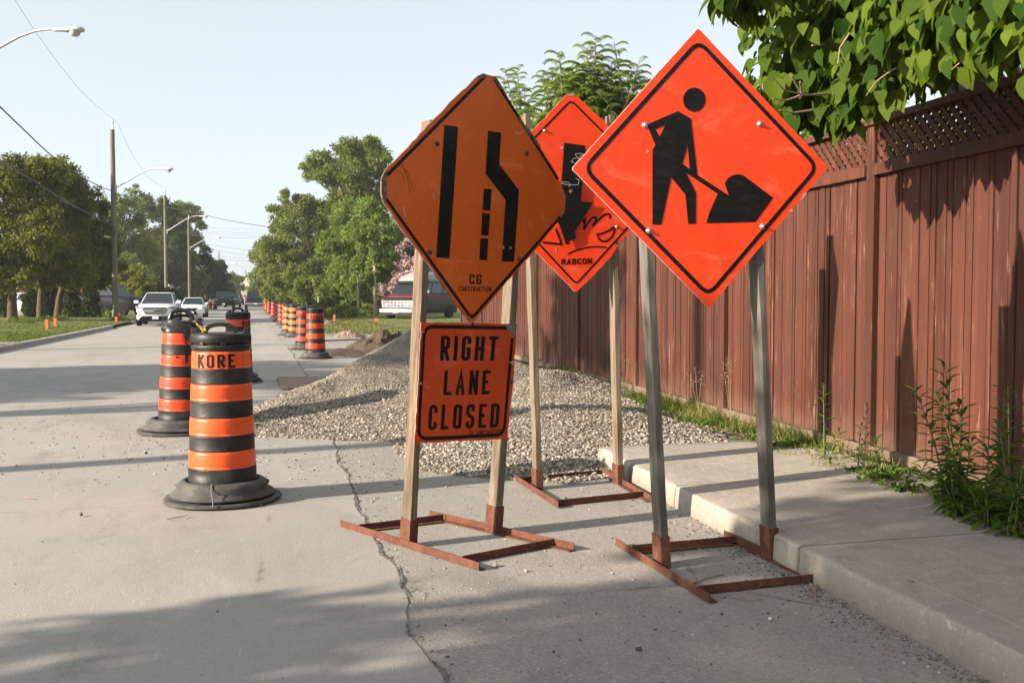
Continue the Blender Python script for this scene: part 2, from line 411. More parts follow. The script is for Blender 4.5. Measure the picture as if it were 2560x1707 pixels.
M['sign_b'] = m_sheet('bright_orange_sheeting', (0.86, 0.064, 0.011), (0.80, 0.052, 0.009), 0.45)
M['sign_c'] = m_sheet('scratched_orange_sheeting', (0.86, 0.061, 0.011), (0.78, 0.047, 0.009), 1.0)
M['ink'] = simple('black_ink', (0.004, 0.004, 0.004), (0.008, 0.0075, 0.007), 9, 0.5, spec=0.12)
N_ = NT('black_sheeting').set(0.42, 0, 0.22)
N_.base(N_.mix(N_.math('MULTIPLY', N_.ramp(N_.noise(9, 5, 0.7, N_.coord((1.2, 1, 3.5), (0, 0.8, 0)), 0.8), 0.5, 0.72), 0.8), (0.0045, 0.0045, 0.0045), (0.020, 0.019, 0.018)))  # wavy streak reflections painted in as paler diagonal bands of the black
N_.bump(N_.noise(16, 4, 0.6, N_.coord((1, 1, 2.5), (0, 0.8, 0)), 0.6), 0.25, 0.01); M['ink'] = N_.mat
M['inkworn'] = simple('worn_black_letters', (0.005, 0.005, 0.005), (0.05, 0.036, 0.028), 30, 0.6, spec=0.15, lo=0.5, hi=0.75)
M['chalk'] = simple('chalk', (0.30, 0.30, 0.29), None, rough=0.9)
M['ply'] = simple('weathered_plywood_edge', (0.065, 0.052, 0.042), (0.20, 0.165, 0.13), 45, 0.9, bump=1, bscale=90, spec=0.1)
M['edge_w'] = simple('pale_board_edge', (0.42, 0.36, 0.30), (0.28, 0.22, 0.18), 60, 0.8, bump=0.5, bscale=90)
M['alu'] = simple('bare_metal_sheet', (0.22, 0.22, 0.21), (0.12, 0.115, 0.11), 14, 0.55, metal=0.5)
M['zinc'] = simple('zinc_bolt', (0.50, 0.49, 0.47), (0.30, 0.29, 0.28), 50, 0.45, metal=0.7)
M['boltd'] = simple('dark_bolt', (0.05, 0.028, 0.02), (0.10, 0.05, 0.03), 40, 0.7, metal=0.3)
M['rubber'] = simple('black_drum_plastic', (0.009, 0.009, 0.009), (0.036, 0.033, 0.029), 7, 0.5, bump=0.25, bscale=18, spec=0.3, lo=0.42, hi=0.75)
M['base'] = simple('dusty_base_rubber', (0.035, 0.035, 0.034), (0.085, 0.080, 0.072), 8, 0.75, bump=0.4, bscale=30, spec=0.3)
def m_band(name, c1, c2):
    N = NT(name).set(0.38, 0, 0.4)
    col = N.mix(N.ramp(N.noise(5, 4, 0.6), 0.35, 0.65), c1, c2)
    col = N.mix(N.math('MULTIPLY', N.ramp(N.noise(26, 5, 0.7, N.coord((1, 1, 0.12))), 0.56, 0.72), 0.35), col, tuple(x * 0.35 for x in c1))
    col = N.mix(N.math('MULTIPLY', N.ramp(N.noise(16, 5, 0.75, N.coord((1, 1, 1.6))), 0.63, 0.68), 0.55), col, (0.10, 0.05, 0.035))
    col = N.mix(N.math('MULTIPLY', N.ramp(N.noise(40, 4, 0.7, N.coord((1, 1, 0.5))), 0.66, 0.70), 0.5), col, (0.90, 0.42, 0.25))
    w = N.n('TexWave', wave_type='BANDS', bands_direction='DIAGONAL'); w.inputs['Scale'].default_value = 55; N.l(N.tc.outputs['Object'], w.inputs['Vector'])
    col = N.mix(N.math('MULTIPLY', w.outputs['Fac'], 0.10), col, tuple(x * 0.5 for x in c1))
    N.base(col); N.bump(N.noise(9, 4, 0.6), 0.25, 0.012); return N.mat
M['band'] = m_band('orange_reflective_band', (0.78, 0.098, 0.016), (0.66, 0.072, 0.013))
M['band_r'] = m_band('red_orange_reflective_band', (0.64, 0.058, 0.012), (0.52, 0.044, 0.011))
M['band_l'] = m_band('light_orange_reflective_band', (0.86, 0.17, 0.028), (0.78, 0.13, 0.022))
M['bag'] = simple('black_plastic_bag', (0.022, 0.023, 0.026), None, rough=0.28, bump=0.5, bscale=14, spec=0.6)
M['yellow'] = simple('yellow_tape', (0.72, 0.50, 0.03), (0.05, 0.05, 0.04), 55, 0.5, stretch=(1, 1, 1), lo=0.50, hi=0.53)
M['ytape'] = simple('plain_yellow_tape', (0.78, 0.52, 0.10), None, rough=0.5)
M['orange'] = simple('orange_plastic', (0.75, 0.12, 0.02), (0.60, 0.09, 0.02), 20, 0.6)
M['rednet'] = simple('red_orange_mesh', (0.42, 0.045, 0.018), (0.30, 0.03, 0.014), 12, 0.8)
M['plate'] = simple('rusty_brown_plate', (0.17, 0.095, 0.065), (0.24, 0.15, 0.11), 6, 0.75, metal=0.15, bump=0.3, bscale=25)
M['bark'] = simple('tree_bark', (0.115, 0.082, 0.048), (0.066, 0.048, 0.03), 9, 0.95, bump=1.0, bscale=30, stretch=(1, 1, 0.3), spec=0.1)
M['barkg'] = simple('pale_grey_bark', (0.28, 0.235, 0.18), (0.18, 0.15, 0.12), 9, 0.95, bump=0.8, bscale=30, stretch=(1, 1, 0.3), spec=0.1)
M['twig'] = simple('dry_twig', (0.20, 0.125, 0.085), (0.30, 0.20, 0.15), 20, 0.9)
M['lf_maple'] = leafmat('maple_leaves', (0.048, 0.068, 0.012), (0.20, 0.215, 0.042))
M['lf_dark'] = leafmat('dark_tree_leaves', (0.030, 0.050, 0.016), (0.085, 0.115, 0.034))
M['lf_mid'] = leafmat('mid_green_leaves', (0.072, 0.104, 0.024), (0.205, 0.25, 0.062))
M['lf_fresh'] = leafmat('fresh_green_leaves', (0.070, 0.115, 0.021), (0.21, 0.28, 0.058))
M['lf_yellow'] = leafmat('yellow_green_leaves', (0.075, 0.095, 0.012), (0.20, 0.20, 0.025))
M['lf_cedar'] = leafmat('cedar_foliage', (0.018, 0.034, 0.008), (0.055, 0.075, 0.014), 0.2)
M['lf_conifer'] = leafmat('conifer_foliage', (0.010, 0.020, 0.010), (0.024, 0.042, 0.018), 0.15)
M['lf_walnut'] = leafmat('compound_leaves', (0.085, 0.150, 0.026), (0.23, 0.31, 0.055), 0.45)
M['lf_catalpa'] = leafmat('heart_leaves', (0.020, 0.052, 0.007), (0.108, 0.165, 0.017), 0.45, rough=0.6, spec=0.07)
M['lf_weed'] = leafmat('weed_leaves', (0.035, 0.075, 0.012), (0.10, 0.17, 0.028), 0.4)
M['lf_pink'] = leafmat('pink_blossom', (0.30, 0.19, 0.19), (0.52, 0.39, 0.375), 0.25, tcol=(1, 0.9, 0.9))
M['lf_plum'] = leafmat('dark_purple_leaves', (0.035, 0.022, 0.022), (0.09, 0.055, 0.05), 0.2, tcol=(1, 0.7, 0.7))
M['gr_green'] = leafmat('green_grass', (0.036, 0.066, 0.010), (0.115, 0.15, 0.030), 0.35)
M['gr_dry'] = leafmat('dry_grass', (0.13, 0.14, 0.035), (0.30, 0.26, 0.11), 0.35)
M['gr_seed'] = leafmat('grass_seed_heads', (0.34, 0.26, 0.15), (0.50, 0.41, 0.25), 0.35, tcol=(1, 1, 0.8))
M['deadleaf'] = simple('dead_leaves', (0.13, 0.062, 0.036), (0.22, 0.14, 0.085), 30, 0.9, tone=0.8)
M['white'] = simple('white_car_paint', (0.70, 0.72, 0.72), None, rough=0.25, spec=0.5, coat=0.6)
M['black'] = simple('black_car_paint', (0.006, 0.007, 0.010), None, rough=0.45, spec=0.06, coat=0.05)
M['navy'] = simple('dark_blue_car_paint', (0.012, 0.016, 0.028), None, rough=0.35, spec=0.25, coat=0.2)
M['maroon'] = simple('maroon_van_paint', (0.085, 0.010, 0.016), (0.10, 0.014, 0.02), 3, 0.45, spec=0.2, coat=0.1)
M['vgrey'] = simple('dull_grey_van_paint', (0.032, 0.022, 0.022), (0.024, 0.017, 0.017), 3, 0.5, spec=0.15)
M['silver'] = simple('silver_car_paint', (0.42, 0.43, 0.43), None, rough=0.35, coat=0.3)
M['fibre'] = simple('grey_fibreglass', (0.26, 0.27, 0.26), (0.20, 0.21, 0.21), 3, 0.5)
M['glass'] = simple('tinted_car_glass', (0.012, 0.020, 0.022), None, rough=0.03, spec=0.35)
M['chrome'] = simple('chrome', (0.62, 0.62, 0.60), (0.45, 0.45, 0.44), 8, 0.22, metal=0.85)
M['dkplast'] = simple('dark_trim_plastic', (0.010, 0.010, 0.011), None, rough=0.6, spec=0.08)
M['tyre'] = simple('tyre_rubber', (0.012, 0.012, 0.012), (0.02, 0.019, 0.018), 10, 0.85, spec=0.05)
M['lampg'] = simple('headlight_glass', (0.30, 0.32, 0.34), (0.07, 0.075, 0.08), 16, 0.12, spec=0.6)
M['redlens'] = simple('red_lamp_lens', (0.45, 0.02, 0.018), None, rough=0.2)
M['platew'] = simple('licence_plate', (0.62, 0.64, 0.68), (0.36, 0.40, 0.52), 45, 0.5, lo=0.56, hi=0.62)
M['grey'] = simple('galvanised_steel', (0.46, 0.47, 0.47), (0.36, 0.37, 0.38), 10, 0.5, metal=0.3)
M['lens'] = simple('street_lamp_lens', (0.50, 0.50, 0.47), (0.28, 0.28, 0.26), 30, 0.15, spec=0.6)
M['wire'] = simple('cable_sheath', (0.030, 0.031, 0.035), None, rough=0.6)
M['wire_l'] = simple('bare_wire', (0.16, 0.17, 0.17), None, rough=0.5)
M['brick'] = simple('red_brick_wall', (0.17, 0.045, 0.032), (0.12, 0.035, 0.026), 8, 0.9, bump=0.3)
M['beige'] = simple('beige_siding', (0.45, 0.40, 0.32), (0.38, 0.34, 0.28), 2, 0.8)
M['roof'] = simple('dark_roof_shingles', (0.06, 0.055, 0.05), (0.09, 0.08, 0.072), 12, 0.9)
M['whitep'] = simple('white_painted_trim', (0.75, 0.75, 0.73), None, rough=0.6)
M['hydr'] = simple('red_hydrant_paint', (0.42, 0.035, 0.02), None, rough=0.5)

# ------------------------------------------------------------------ leaf and stone generators
TPL = {
    'quad': (np.array([(0, 0, 0), (0.5, 0.45, 0.10), (0, 1, 0), (-0.5, 0.45, 0.10)]), np.array([(0, 1, 2), (0, 2, 3)])),
    'lance': (np.array([(0, 0, 0), (0.5, 0.35, 0.05), (0.36, 0.7, -0.06), (0, 1, -0.25), (-0.36, 0.7, -0.06), (-0.5, 0.35, 0.05), (0, 0.5, -0.04)]),
              np.array([(0, 1, 6), (1, 2, 6), (2, 3, 6), (3, 4, 6), (4, 5, 6), (5, 0, 6)])),
    'heart': (np.array([(0, 0, 0), (0.20, -0.09, .05), (0.42, 0.02, .09), (0.50, 0.22, .10), (0.43, 0.45, .06), (0.24, 0.72, 0.0), (0, 1.0, -0.16),
                        (-0.24, 0.72, 0.0), (-0.43, 0.45, .06), (-0.50, 0.22, .10), (-0.42, 0.02, .09), (-0.20, -0.09, .05), (0, 0.28, 0.0), (0, 0.62, -0.03)]),
              np.array([(0, 1, 12), (1, 2, 12), (2, 3, 12), (3, 4, 12), (4, 13, 12), (4, 5, 13), (5, 6, 13), (6, 7, 13), (7, 8, 13), (8, 12, 13), (8, 9, 12), (9, 10, 12), (10, 11, 12), (11, 0, 12)])),
    'blade': (np.array([(-0.5, 0, 0), (0.5, 0, 0), (0.34, 0.5, -0.05), (-0.34, 0.5, -0.05), (0, 1, -0.25)]), np.array([(0, 1, 2), (0, 2, 3), (3, 2, 4)])),
}
def unit(a): return a / np.maximum(np.linalg.norm(a, axis=1, keepdims=True), 1e-9)
def leaves(name, pos, tip, nrm, L, W, tone, mat, parent=None, shape='quad', smooth=False):
    tv, tf = TPL[shape]
    tip = unit(tip); side = unit(np.cross(tip, nrm)); nn = np.cross(side, tip)
    n = len(pos); L = np.broadcast_to(L, (n,)); W = np.broadcast_to(W, (n,))
    V_ = pos[:, None, :] + tv[None, :, 0, None] * (side * W[:, None])[:, None, :] + tv[None, :, 1, None] * (tip * L[:, None])[:, None, :] + tv[None, :, 2, None] * (nn * L[:, None])[:, None, :]
    Fc = (tf[None] + (np.arange(n) * len(tv))[:, None, None]).reshape(-1, tf.shape[1])
    return mesh_np(name, V_.reshape(-1, 3), Fc, mat, parent, np.repeat(tone, len(tf)), smooth)

def sphere_dirs(n):
    return unit(RNG.normal(size=(n, 3)))
def crown_points(clumps, n, sub=14, subr=0.36, shell=0.35, flat=0.85):
    n = int(n * 1.25)
    """leaf positions gathered in small sprays on the outside of each clump: gaps between them stay open"""
    c = np.array(clumps, float); r = c[:, 3]
    sc_, sr, sw, st = [], [], [], []
    for (x, y, z, rr) in c:
        k = max(4, int(sub * (0.6 + 0.8 * RNG.random())))
        d = sphere_dirs(k)
        rad = rr * (shell + (1 - shell) * RNG.random(k) ** 0.6)
        p = np.array([x, y, z]) + d * rad[:, None] * np.array([1, 1, flat])
        q = rr * subr * (0.6 + 0.8 * RNG.random(k))
        sc_.append(p); sr.append(q); sw.append(q ** 2); st.append(RNG.random(k))
    sc_, sr, sw, st = np.concatenate(sc_), np.concatenate(sr), np.concatenate(sw), np.concatenate(st)
    idx = RNG.choice(len(sc_), n, p=sw / sw.sum())
    d = sphere_dirs(n)
    pos = sc_[idx] + d * (sr[idx] * RNG.random(n) ** 0.5)[:, None] * np.array([1, 1, 0.8])
    return pos, d, st[idx]
def crown(name, clumps, n, L, mat, parent, shape='quad', aspect=0.6, droop=0.4, sub=14, subr=0.36, shell=0.35, tone_amt=0.5):
    pos, d, st = crown_points(clumps, n, sub, subr, shell); n = len(pos)
    nrm = unit(d * 0.6 + np.array([0, 0, 0.55]) + RNG.normal(size=(n, 3)) * 0.45)
    tip = d * 0.5 + RNG.normal(size=(n, 3)) * 0.7 + np.array([0, 0, -droop])
    tone = np.clip(st * tone_amt + RNG.random(n) * (1 - tone_amt), 0, 1)
    s = L * (0.65 + 0.7 * RNG.random(n))
    return leaves(name, pos, tip, nrm, s, s * aspect, tone, mat, parent, shape)
def tree(name, label, cat, base, clumps, n, L, lm, bm, tr, fork=0.35, group=None, lean=(0, 0), **kw):
    base = Vector(base)
    t = thing(name, label, cat, base, 0, group)
    loc = [(c[0] - base.x, c[1] - base.y, c[2] - base.z, c[3]) for c in clumps]
    top = max(c[2] + c[3] * 0.3 for c in loc); fz = top * fork
    cx = sum(c[0] for c in loc) / len(loc); cy = sum(c[1] for c in loc) / len(loc)
    mb = MB()
    mx, my = cx * 0.3 + lean[0], cy * 0.3 + lean[1]
    mb.tube([(0, 0, -0.3), (0, 0, 0.05), (mx * .2, my * .2, fz * 0.4), (mx, my, fz)], [tr * 1.5, tr * 1.25, tr, tr * 0.85], 10)
    big = sorted(loc, key=lambda c: -c[3])[:9]
    for c in big:
        r0 = tr * 0.5
        a = Vector((mx, my, fz * 0.92)); b = Vector(c[:3])
        m = a.lerp(b, 0.5) + Vector((rnd.uniform(-.1, .1), rnd.uniform(-.1, .1), 0.12)) * (b - a).length
        mb.tube([a, m, b], [r0, r0 * 0.6, r0 * 0.2], 6)
        for k in range(3):
            e = b + Vector((rnd.uniform(-1, 1), rnd.uniform(-1, 1), rnd.uniform(-.5, 1))) * c[3] * 0.7
            mb.tube([m.lerp(b, 0.4 + 0.3 * k), e], [r0 * 0.3, r0 * 0.08], 5)
    mb.build('trunk', bm, t)
    crown('crown', loc, n, L, lm, t, **kw)
    return t
def pxclumps(lst, Y, dY=0.12):
    """clumps traced as (px, py, radius in px) become spheres at about the distance Y"""
    out = []
    for (px, py, r) in lst:
        y = Y * (1 + rnd.uniform(-dY, dY)); p = AT(px, py, y)
        out.append((p.x, p.y, p.z, r * Y / F))
    return out

ICO_V = []
_t = (1 + 5 ** 0.5) / 2
for a_, b_ in ((-1, _t), (1, _t), (-1, -_t), (1, -_t)):
    ICO_V.append((a_, b_, 0))
for a_, b_ in ((-1, _t), (1, _t), (-1, -_t), (1, -_t)):
    ICO_V.append((0, a_, b_))
for a_, b_ in ((_t, -1), (_t, 1), (-_t, -1), (-_t, 1)):
    ICO_V.append((a_, 0, b_))
ICO_V = np.array(ICO_V) / (1 + _t * _t) ** 0.5
ICO_F = np.array([(0, 11, 5), (0, 5, 1), (0, 1, 7), (0, 7, 10), (0, 10, 11), (1, 5, 9), (5, 11, 4), (11, 10, 2), (10, 7, 6), (7, 1, 8), (3, 9, 4), (3, 4, 2), (3, 2, 6), (3, 6, 8), (3, 8, 9), (4, 9, 5), (2, 4, 11), (6, 2, 10), (8, 6, 7), (9, 8, 1)])
def stones(name, pos, size, tone, mat, parent=None, flat=0.7):
    n = len(pos)
    q = unit(RNG.normal(size=(n, 4))); w, x, y, z = q.T
    Rm = np.stack([np.stack([1 - 2 * (y * y + z * z), 2 * (x * y - z * w), 2 * (x * z + y * w)], -1),
                   np.stack([2 * (x * y + z * w), 1 - 2 * (x * x + z * z), 2 * (y * z - x * w)], -1),
                   np.stack([2 * (x * z - y * w), 2 * (y * z + x * w), 1 - 2 * (x * x + y * y)], -1)], -2)
    sc3 = np.stack([0.8 + 0.5 * RNG.random(n), 0.55 + 0.5 * RNG.random(n), 0.45 + 0.45 * RNG.random(n)], -1)
    v = ICO_V[None] * (1 + RNG.normal(size=(n, 12, 1)) * 0.16) * sc3[:, None, :]
    v = np.einsum('nij,nkj->nki', Rm, v) * (size[:, None, None] / 2) * np.array([1, 1, flat])
    v = v + pos[:, None, :]
    Fc = (ICO_F[None] + (np.arange(n) * 12)[:, None, None]).reshape(-1, 3)
    return mesh_np(name, v.reshape(-1, 3), Fc, mat, parent, np.repeat(tone, 20))

# value noise for height fields
def vnoise(x, y, seed=0):
    xi, yi = np.floor(x).astype(int), np.floor(y).astype(int); xf, yf = x - xi, y - yi
    def h(a, b):
        k = (a * 374761393 + b * 668265263 + seed * 974711) & 0x7fffffff
        k = ((k ^ (k >> 13)) * 1274126177) & 0x7fffffff
        return (k ^ (k >> 16)) % 10007 / 10007.0
    u, v = xf * xf * (3 - 2 * xf), yf * yf * (3 - 2 * yf)
    return (h(xi, yi) * (1 - u) + h(xi + 1, yi) * u) * (1 - v) + (h(xi, yi + 1) * (1 - u) + h(xi + 1, yi + 1) * u) * v
def fbm(x, y, seed=0, o=4):
    s, a = 0, 0.5
    for i in range(o): s = s + a * (vnoise(x, y, seed + i) - 0.5); x, y, a = x * 2.03, y * 2.03, a * 0.5
    return s
def grid_faces(nx, ny):
    i = np.arange(nx - 1)[:, None] * ny + np.arange(ny - 1)[None]
    return np.stack([i, i + ny, i + ny + 1, i + 1], -1).reshape(-1, 4)

# ------------------------------------------------------------------ lettering (condensed gothic strokes)
def roundpath(p, r, closed=False, seg=5):
    P = [Vector((a, b, 0)) for a, b in p]; n = len(P); out = []
    for i in range(n):
        if not closed and i in (0, n - 1): out.append(P[i]); continue
        a, b, c = P[i - 1], P[i], P[(i + 1) % n]
        d1, d2 = a - b, c - b; k = min(r, d1.length * 0.5, d2.length * 0.5)
        s, e = b + d1.normalized() * k, b + d2.normalized() * k
        for j in range(seg + 1):
            t = j / seg; out.append(s * (1 - t) ** 2 + b * 2 * t * (1 - t) + e * t * t)
    return [(q.x, q.y) for q in out]
def ribbon(p, w, closed=False, cap=0.0):
    """quads of a mitred stroke of width w along the 2-D path p"""
    P = [Vector(q) for q in p]; n = len(P)
    Q = [P[0]]
    for q in P[1:]:
        if (q - Q[-1]).length > 1e-6: Q.append(q)
    if closed and (Q[0] - Q[-1]).length < 1e-6: Q.pop()
    P = Q; n = len(P)
    if not closed and cap:
        P[0] = P[0] + (P[0] - P[1]).normalized() * cap; P[-1] = P[-1] + (P[-1] - P[-2]).normalized() * cap
    L_, R_ = [], []
    for i in range(n):
        if closed: a, b, c = P[i - 1], P[i], P[(i + 1) % n]
        else: a, b, c = P[max(i - 1, 0)], P[i], P[min(i + 1, n - 1)]
        d1 = (b - a) if (b - a).length > 1e-9 else (c - b); d2 = (c - b) if (c - b).length > 1e-9 else d1
        d1, d2 = d1.normalized(), d2.normalized()
        n1, n2 = Vector((-d1.y, d1.x)), Vector((-d2.y, d2.x))
        m = (n1 + n2); m = m.normalized() if m.length > 1e-6 else n1
        k = w / 2 / max(m.dot(n1), 0.35)
        L_.append(b + m * k); R_.append(b - m * k)
    e = n if closed else n - 1
    return [[L_[i], L_[(i + 1) % n], R_[(i + 1) % n], R_[i]] for i in range(e)]
def glyph(ch, w, s):
    """strokes of one letter; centre lines run 0..w by 0..1; returns (width, [(path, closed, cap)])"""
    r = w * 0.48; c = s / 2
    if ch == 'R': return w, [([(0, 0), (0, 1)], 0, c), (roundpath([(0, 1), (w, 1), (w, .5), (0, .5)], r), 0, 0), ([(w * .45, .5), (w * 1.02, 0)], 0, c)]
    if ch == 'B': return w, [([(0, 0), (0, 1)], 0, c), (roundpath([(0, 1), (w * .95, 1), (w * .95, .54), (0, .54)], r), 0, 0), (roundpath([(0, .54), (w, .54), (w, 0), (0, 0)], r), 0, 0)]
    if ch == 'I': return 0, [([(0, 0), (0, 1)], 0, c)]
    if ch == 'G': return w, [(roundpath([(w, .72), (w, 1), (0, 1), (0, 0), (w, 0), (w, .46), (w * .5, .46)], r)[:-8] + [(w, .46), (w * .5, .46)], 0, 0)]
    if ch == 'H': return w, [([(0, 0), (0, 1)], 0, c), ([(w, 0), (w, 1)], 0, c), ([(0, .5), (w, .5)], 0, 0)]
    if ch == 'T': return w, [([(-c, 1), (w + c, 1)], 0, 0), ([(w / 2, 0), (w / 2, 1)], 0, c)]
    if ch == 'L': return w * .85, [([(0, 1 + c), (0, 0), (w * .85 + c, 0)], 0, 0)]
    if ch == 'A': return w * 1.1, [([(0, -c), (w * .55, 1), (w * 1.1, -c)], 0, 0), ([(w * .2, .3), (w * .9, .3)], 0, 0)]
    if ch == 'N': return w, [([(0, 0), (0, 1)], 0, c), ([(w, 0), (w, 1)], 0, c), ([(0, 1), (w, 0)], 0, c * .5)]
    if ch == 'E': return w * .85, [([(w * .85 + c, 1), (0, 1), (0, 0), (w * .85 + c, 0)], 0, 0), ([(0, .52), (w * .8, .52)], 0, 0)]
    if ch == 'C': return w, [(roundpath([(w, .7), (w, 1), (0, 1), (0, 0), (w, 0), (w, .3)], r), 0, 0)]
    if ch == 'O': return w, [(roundpath([(0, .5), (0, 1), (w, 1), (w, 0), (0, 0)], r, True), 1, 0)]
    if ch == 'U': return w, [(roundpath([(0, 1 + c), (0, 0), (w, 0), (w, 1 + c)], r), 0, 0)]
    if ch == 'S': return w, [(roundpath([(w, .74), (w, 1), (0, 1), (0, .56), (w, .44), (w, 0), (0, 0), (0, .26)], r), 0, 0)]
    if ch == 'D': return w, [([(0, 0), (0, 1)], 0, c), (roundpath([(0, 1), (w, 1), (w, 0), (0, 0)], r), 0, 0)]
    if ch == 'K': return w, [([(0, 0), (0, 1)], 0, c), ([(0, .36), (w, 1)], 0, c), ([(w * .3, .58), (w * 1.02, 0)], 0, c)]
    return w * .7, []
def text_quads(txt, w=0.36, s=0.17, gap=0.2):
    """letter strokes of txt as quads in the unit square, with a running depth index"""
    x, out, k = s / 2, [], 0
    for ch in txt:
        gw, st = glyph(ch, w, s)
        for path, closed, cap in st:
            for q in ribbon([(a + x, b) for a, b in path], s, bool(closed), cap): out.append((q, k))
            k += 1
        x += gw + s + gap
    W = x - gap - s / 2
    return [([(p.x / W, (p.y + s / 2) / (1 + s)) for p in q], k % 3) for q, k in out]

# ================================================================== SETTING
def road_obj(name, mb_or_pts, mats, kind='structure'):
    o = mb_or_pts.build(name, mats); o.matrix_world = ROAD_ROT
    return tag(o, kind=kind)
def strip(tl, tr, s0, s1, z, step=2.0, m=0, mb=None, jag=None):
    """a strip of street between the offsets tl(s) and tr(s)"""
    mb = mb or MB(); s = s0; rows = []
    while True:
        e = min(s, s1); rows.append((tl(e) + bend(e), tr(e) + bend(e), e))
        if e >= s1: break
        s += step if s < 60 else step * 5
    vs_, fs = [], []
    for a, b, e in rows: vs_ += [(a, e, z), (b, e, z)]
    for i in range(len(rows) - 1): fs.append((2 * i, 2 * i + 1, 2 * i + 3, 2 * i + 2))
    mb.add(vs_, fs, m); return mb

mb = MB(); mb.add([(-880, -45, -.02), (880, -45, -.02), (880, 1480, -.02), (-880, 1480, -.02)], [(0, 1, 2, 3)])
tag(mb.build('ground', M['ground']), kind='structure')

def seam(s):                                          # broken joint between the lane and the kerbside strip
    x = np.array([s])
    b = np.interp(s, [3.28, 3.5, 3.75, 3.9, 4.4, 4.88, 5.68, 7.23, 14, 40], [.498, .46, .434, .456, .47, .454, .394, .374, .30, -.35])
    return float(b) + float(fbm(x * 2.6, x * 0 + 3.3, 5, 5)[0]) * 0.13
road_obj('roadside', strip(lambda s: -1.2, lambda s: 4.5 if s > 7 else 2.6, -6, 420, 0.0, 3.0), M['edge'])
road_obj('road', strip(lambda s: -6.5, lambda s: seam(s), -6, 420, 0.005, 0.11), M['lane'])
ck = MB()
s = 1.8
while s < 26:
    e = s + 0.05; w0 = 0.003 + 0.013 * abs(math.sin(s * 5.3) * math.sin(s * 2.1 + 1) * math.sin(s * 13.7)) ; w1 = 0.003 + 0.013 * abs(math.sin(e * 5.3) * math.sin(e * 2.1 + 1) * math.sin(e * 13.7))
    if w0 + w1 > 0.0095: ck.add([(seam(s) + bend(s) - 0.004, s, .0075), (seam(s) + bend(s) + w0, s, .0075), (seam(e) + bend(e) + w1, e, .0075), (seam(e) + bend(e) - 0.004, e, .0075)], [(0, 1, 2, 3)])
    s = e
road_obj('road_crack', ck, M['crack'])

# pavement slab with a rolled edge; it is broken off where the digging starts
def profile_strip(prof, s0, s1, step, wob=0.004, end_cap=True, jit=None, seed=1):
    mb = MB(); n = len(prof); ss = np.arange(s0, s1 + 1e-6, step); vs_ = []
    for e in ss:
        for j, (t, z) in enumerate(prof):
            x = np.array([e * 2.5]); d = float(fbm(x, x * 0 + j * 0.35, seed, 4)[0]) * wob * 2
            vs_.append((t + d + bend(e), e, max(z + d * 0.7, -0.02)))
    fs = [(i * n + j, i * n + j + 1, (i + 1) * n + j + 1, (i + 1) * n + j) for i in range(len(ss) - 1) for j in range(n - 1)]
    mb.add([vs_[i] for i in range(len(vs_))], [q[::-1] for q in fs], 0, True)
    for k in (0, len(ss) - 1): mb.add(vs_[k * n:(k + 1) * n] + [(prof[-1][0], ss[k], -.05), (prof[0][0], ss[k], -.05)], [tuple(range(n + 2)) if k else tuple(range(n + 1, -1, -1))])
    return mb
pf = [(2.27, -.03), (2.275, 0.05), (2.283, .112)] + [(2.283 + .026 * (1 - math.cos(a)), .112 + .021 * math.sin(a)) for a in (0.4, 0.8, 1.2, 1.57)] + [(t, .133 + (t - 2.33) * 0.012) for t in (2.5, 2.8, 3.2, 3.6, 3.98)]
road_obj('pavement', profile_strip(pf, -5, 7.25, 0.05, 0.013), M['conc'])
road_obj('soil_strip', strip(lambda s: 3.86, lambda s: 4.7, -5, 26, 0.160, 1.0), M['soil'])
# far kerb
pk = [(-6.5, -.02), (-6.51, .09)] + [(-6.51 - .03 * (1 - math.cos(a)), .09 + .03 * math.sin(a)) for a in (0.5, 1.0, 1.57)] + [(-6.67, .122), (-6.68, .05)]
mbk = profile_strip(pk, -5, 43.0, 0.4, 0.02)
road_obj('kerb', mbk, M['kerb'])
road_obj('kerb', profile_strip(pk, 50, 120.0, 1.0, 0.02), M['kerb'])
lw = MB(); nx, ny = 24, 90
xs = -6.66 - np.linspace(0, 1, nx) ** 1.3 * 8.5; ys = np.linspace(-5, 125, ny)
gx, gy = np.meshgrid(xs, ys, indexing='ij'); gz = 0.10 + 0.02 * np.minimum(1, (-6.66 - gx)) + fbm(gx * .5, gy * .5, 3) * 0.06
gx = gx + np.array([bend(y) for y in ys])[None, :]
o = mesh_np('lawn', np.stack([gx, gy, gz], -1), grid_faces(nx, ny), M['lawn'], smooth=True); o.matrix_world = ROAD_ROT; tag(o, kind='structure')
# driveway beyond the lawn, and the apron at its near end
road_obj('driveway', strip(lambda s: -40, lambda s: -15.0, -5, 125, 0.06, 5), M['edge'])
mb = MB(); a = [R(22.0, -6.74, .137), R(27.6, -6.74, .137), R(26.4, -9.2, .16), R(21.0, -9.2, .16)]
mb.slab(a, (0, 0, -0.05)); tag(mb.build('driveway_apron', M['conc']), kind='structure')
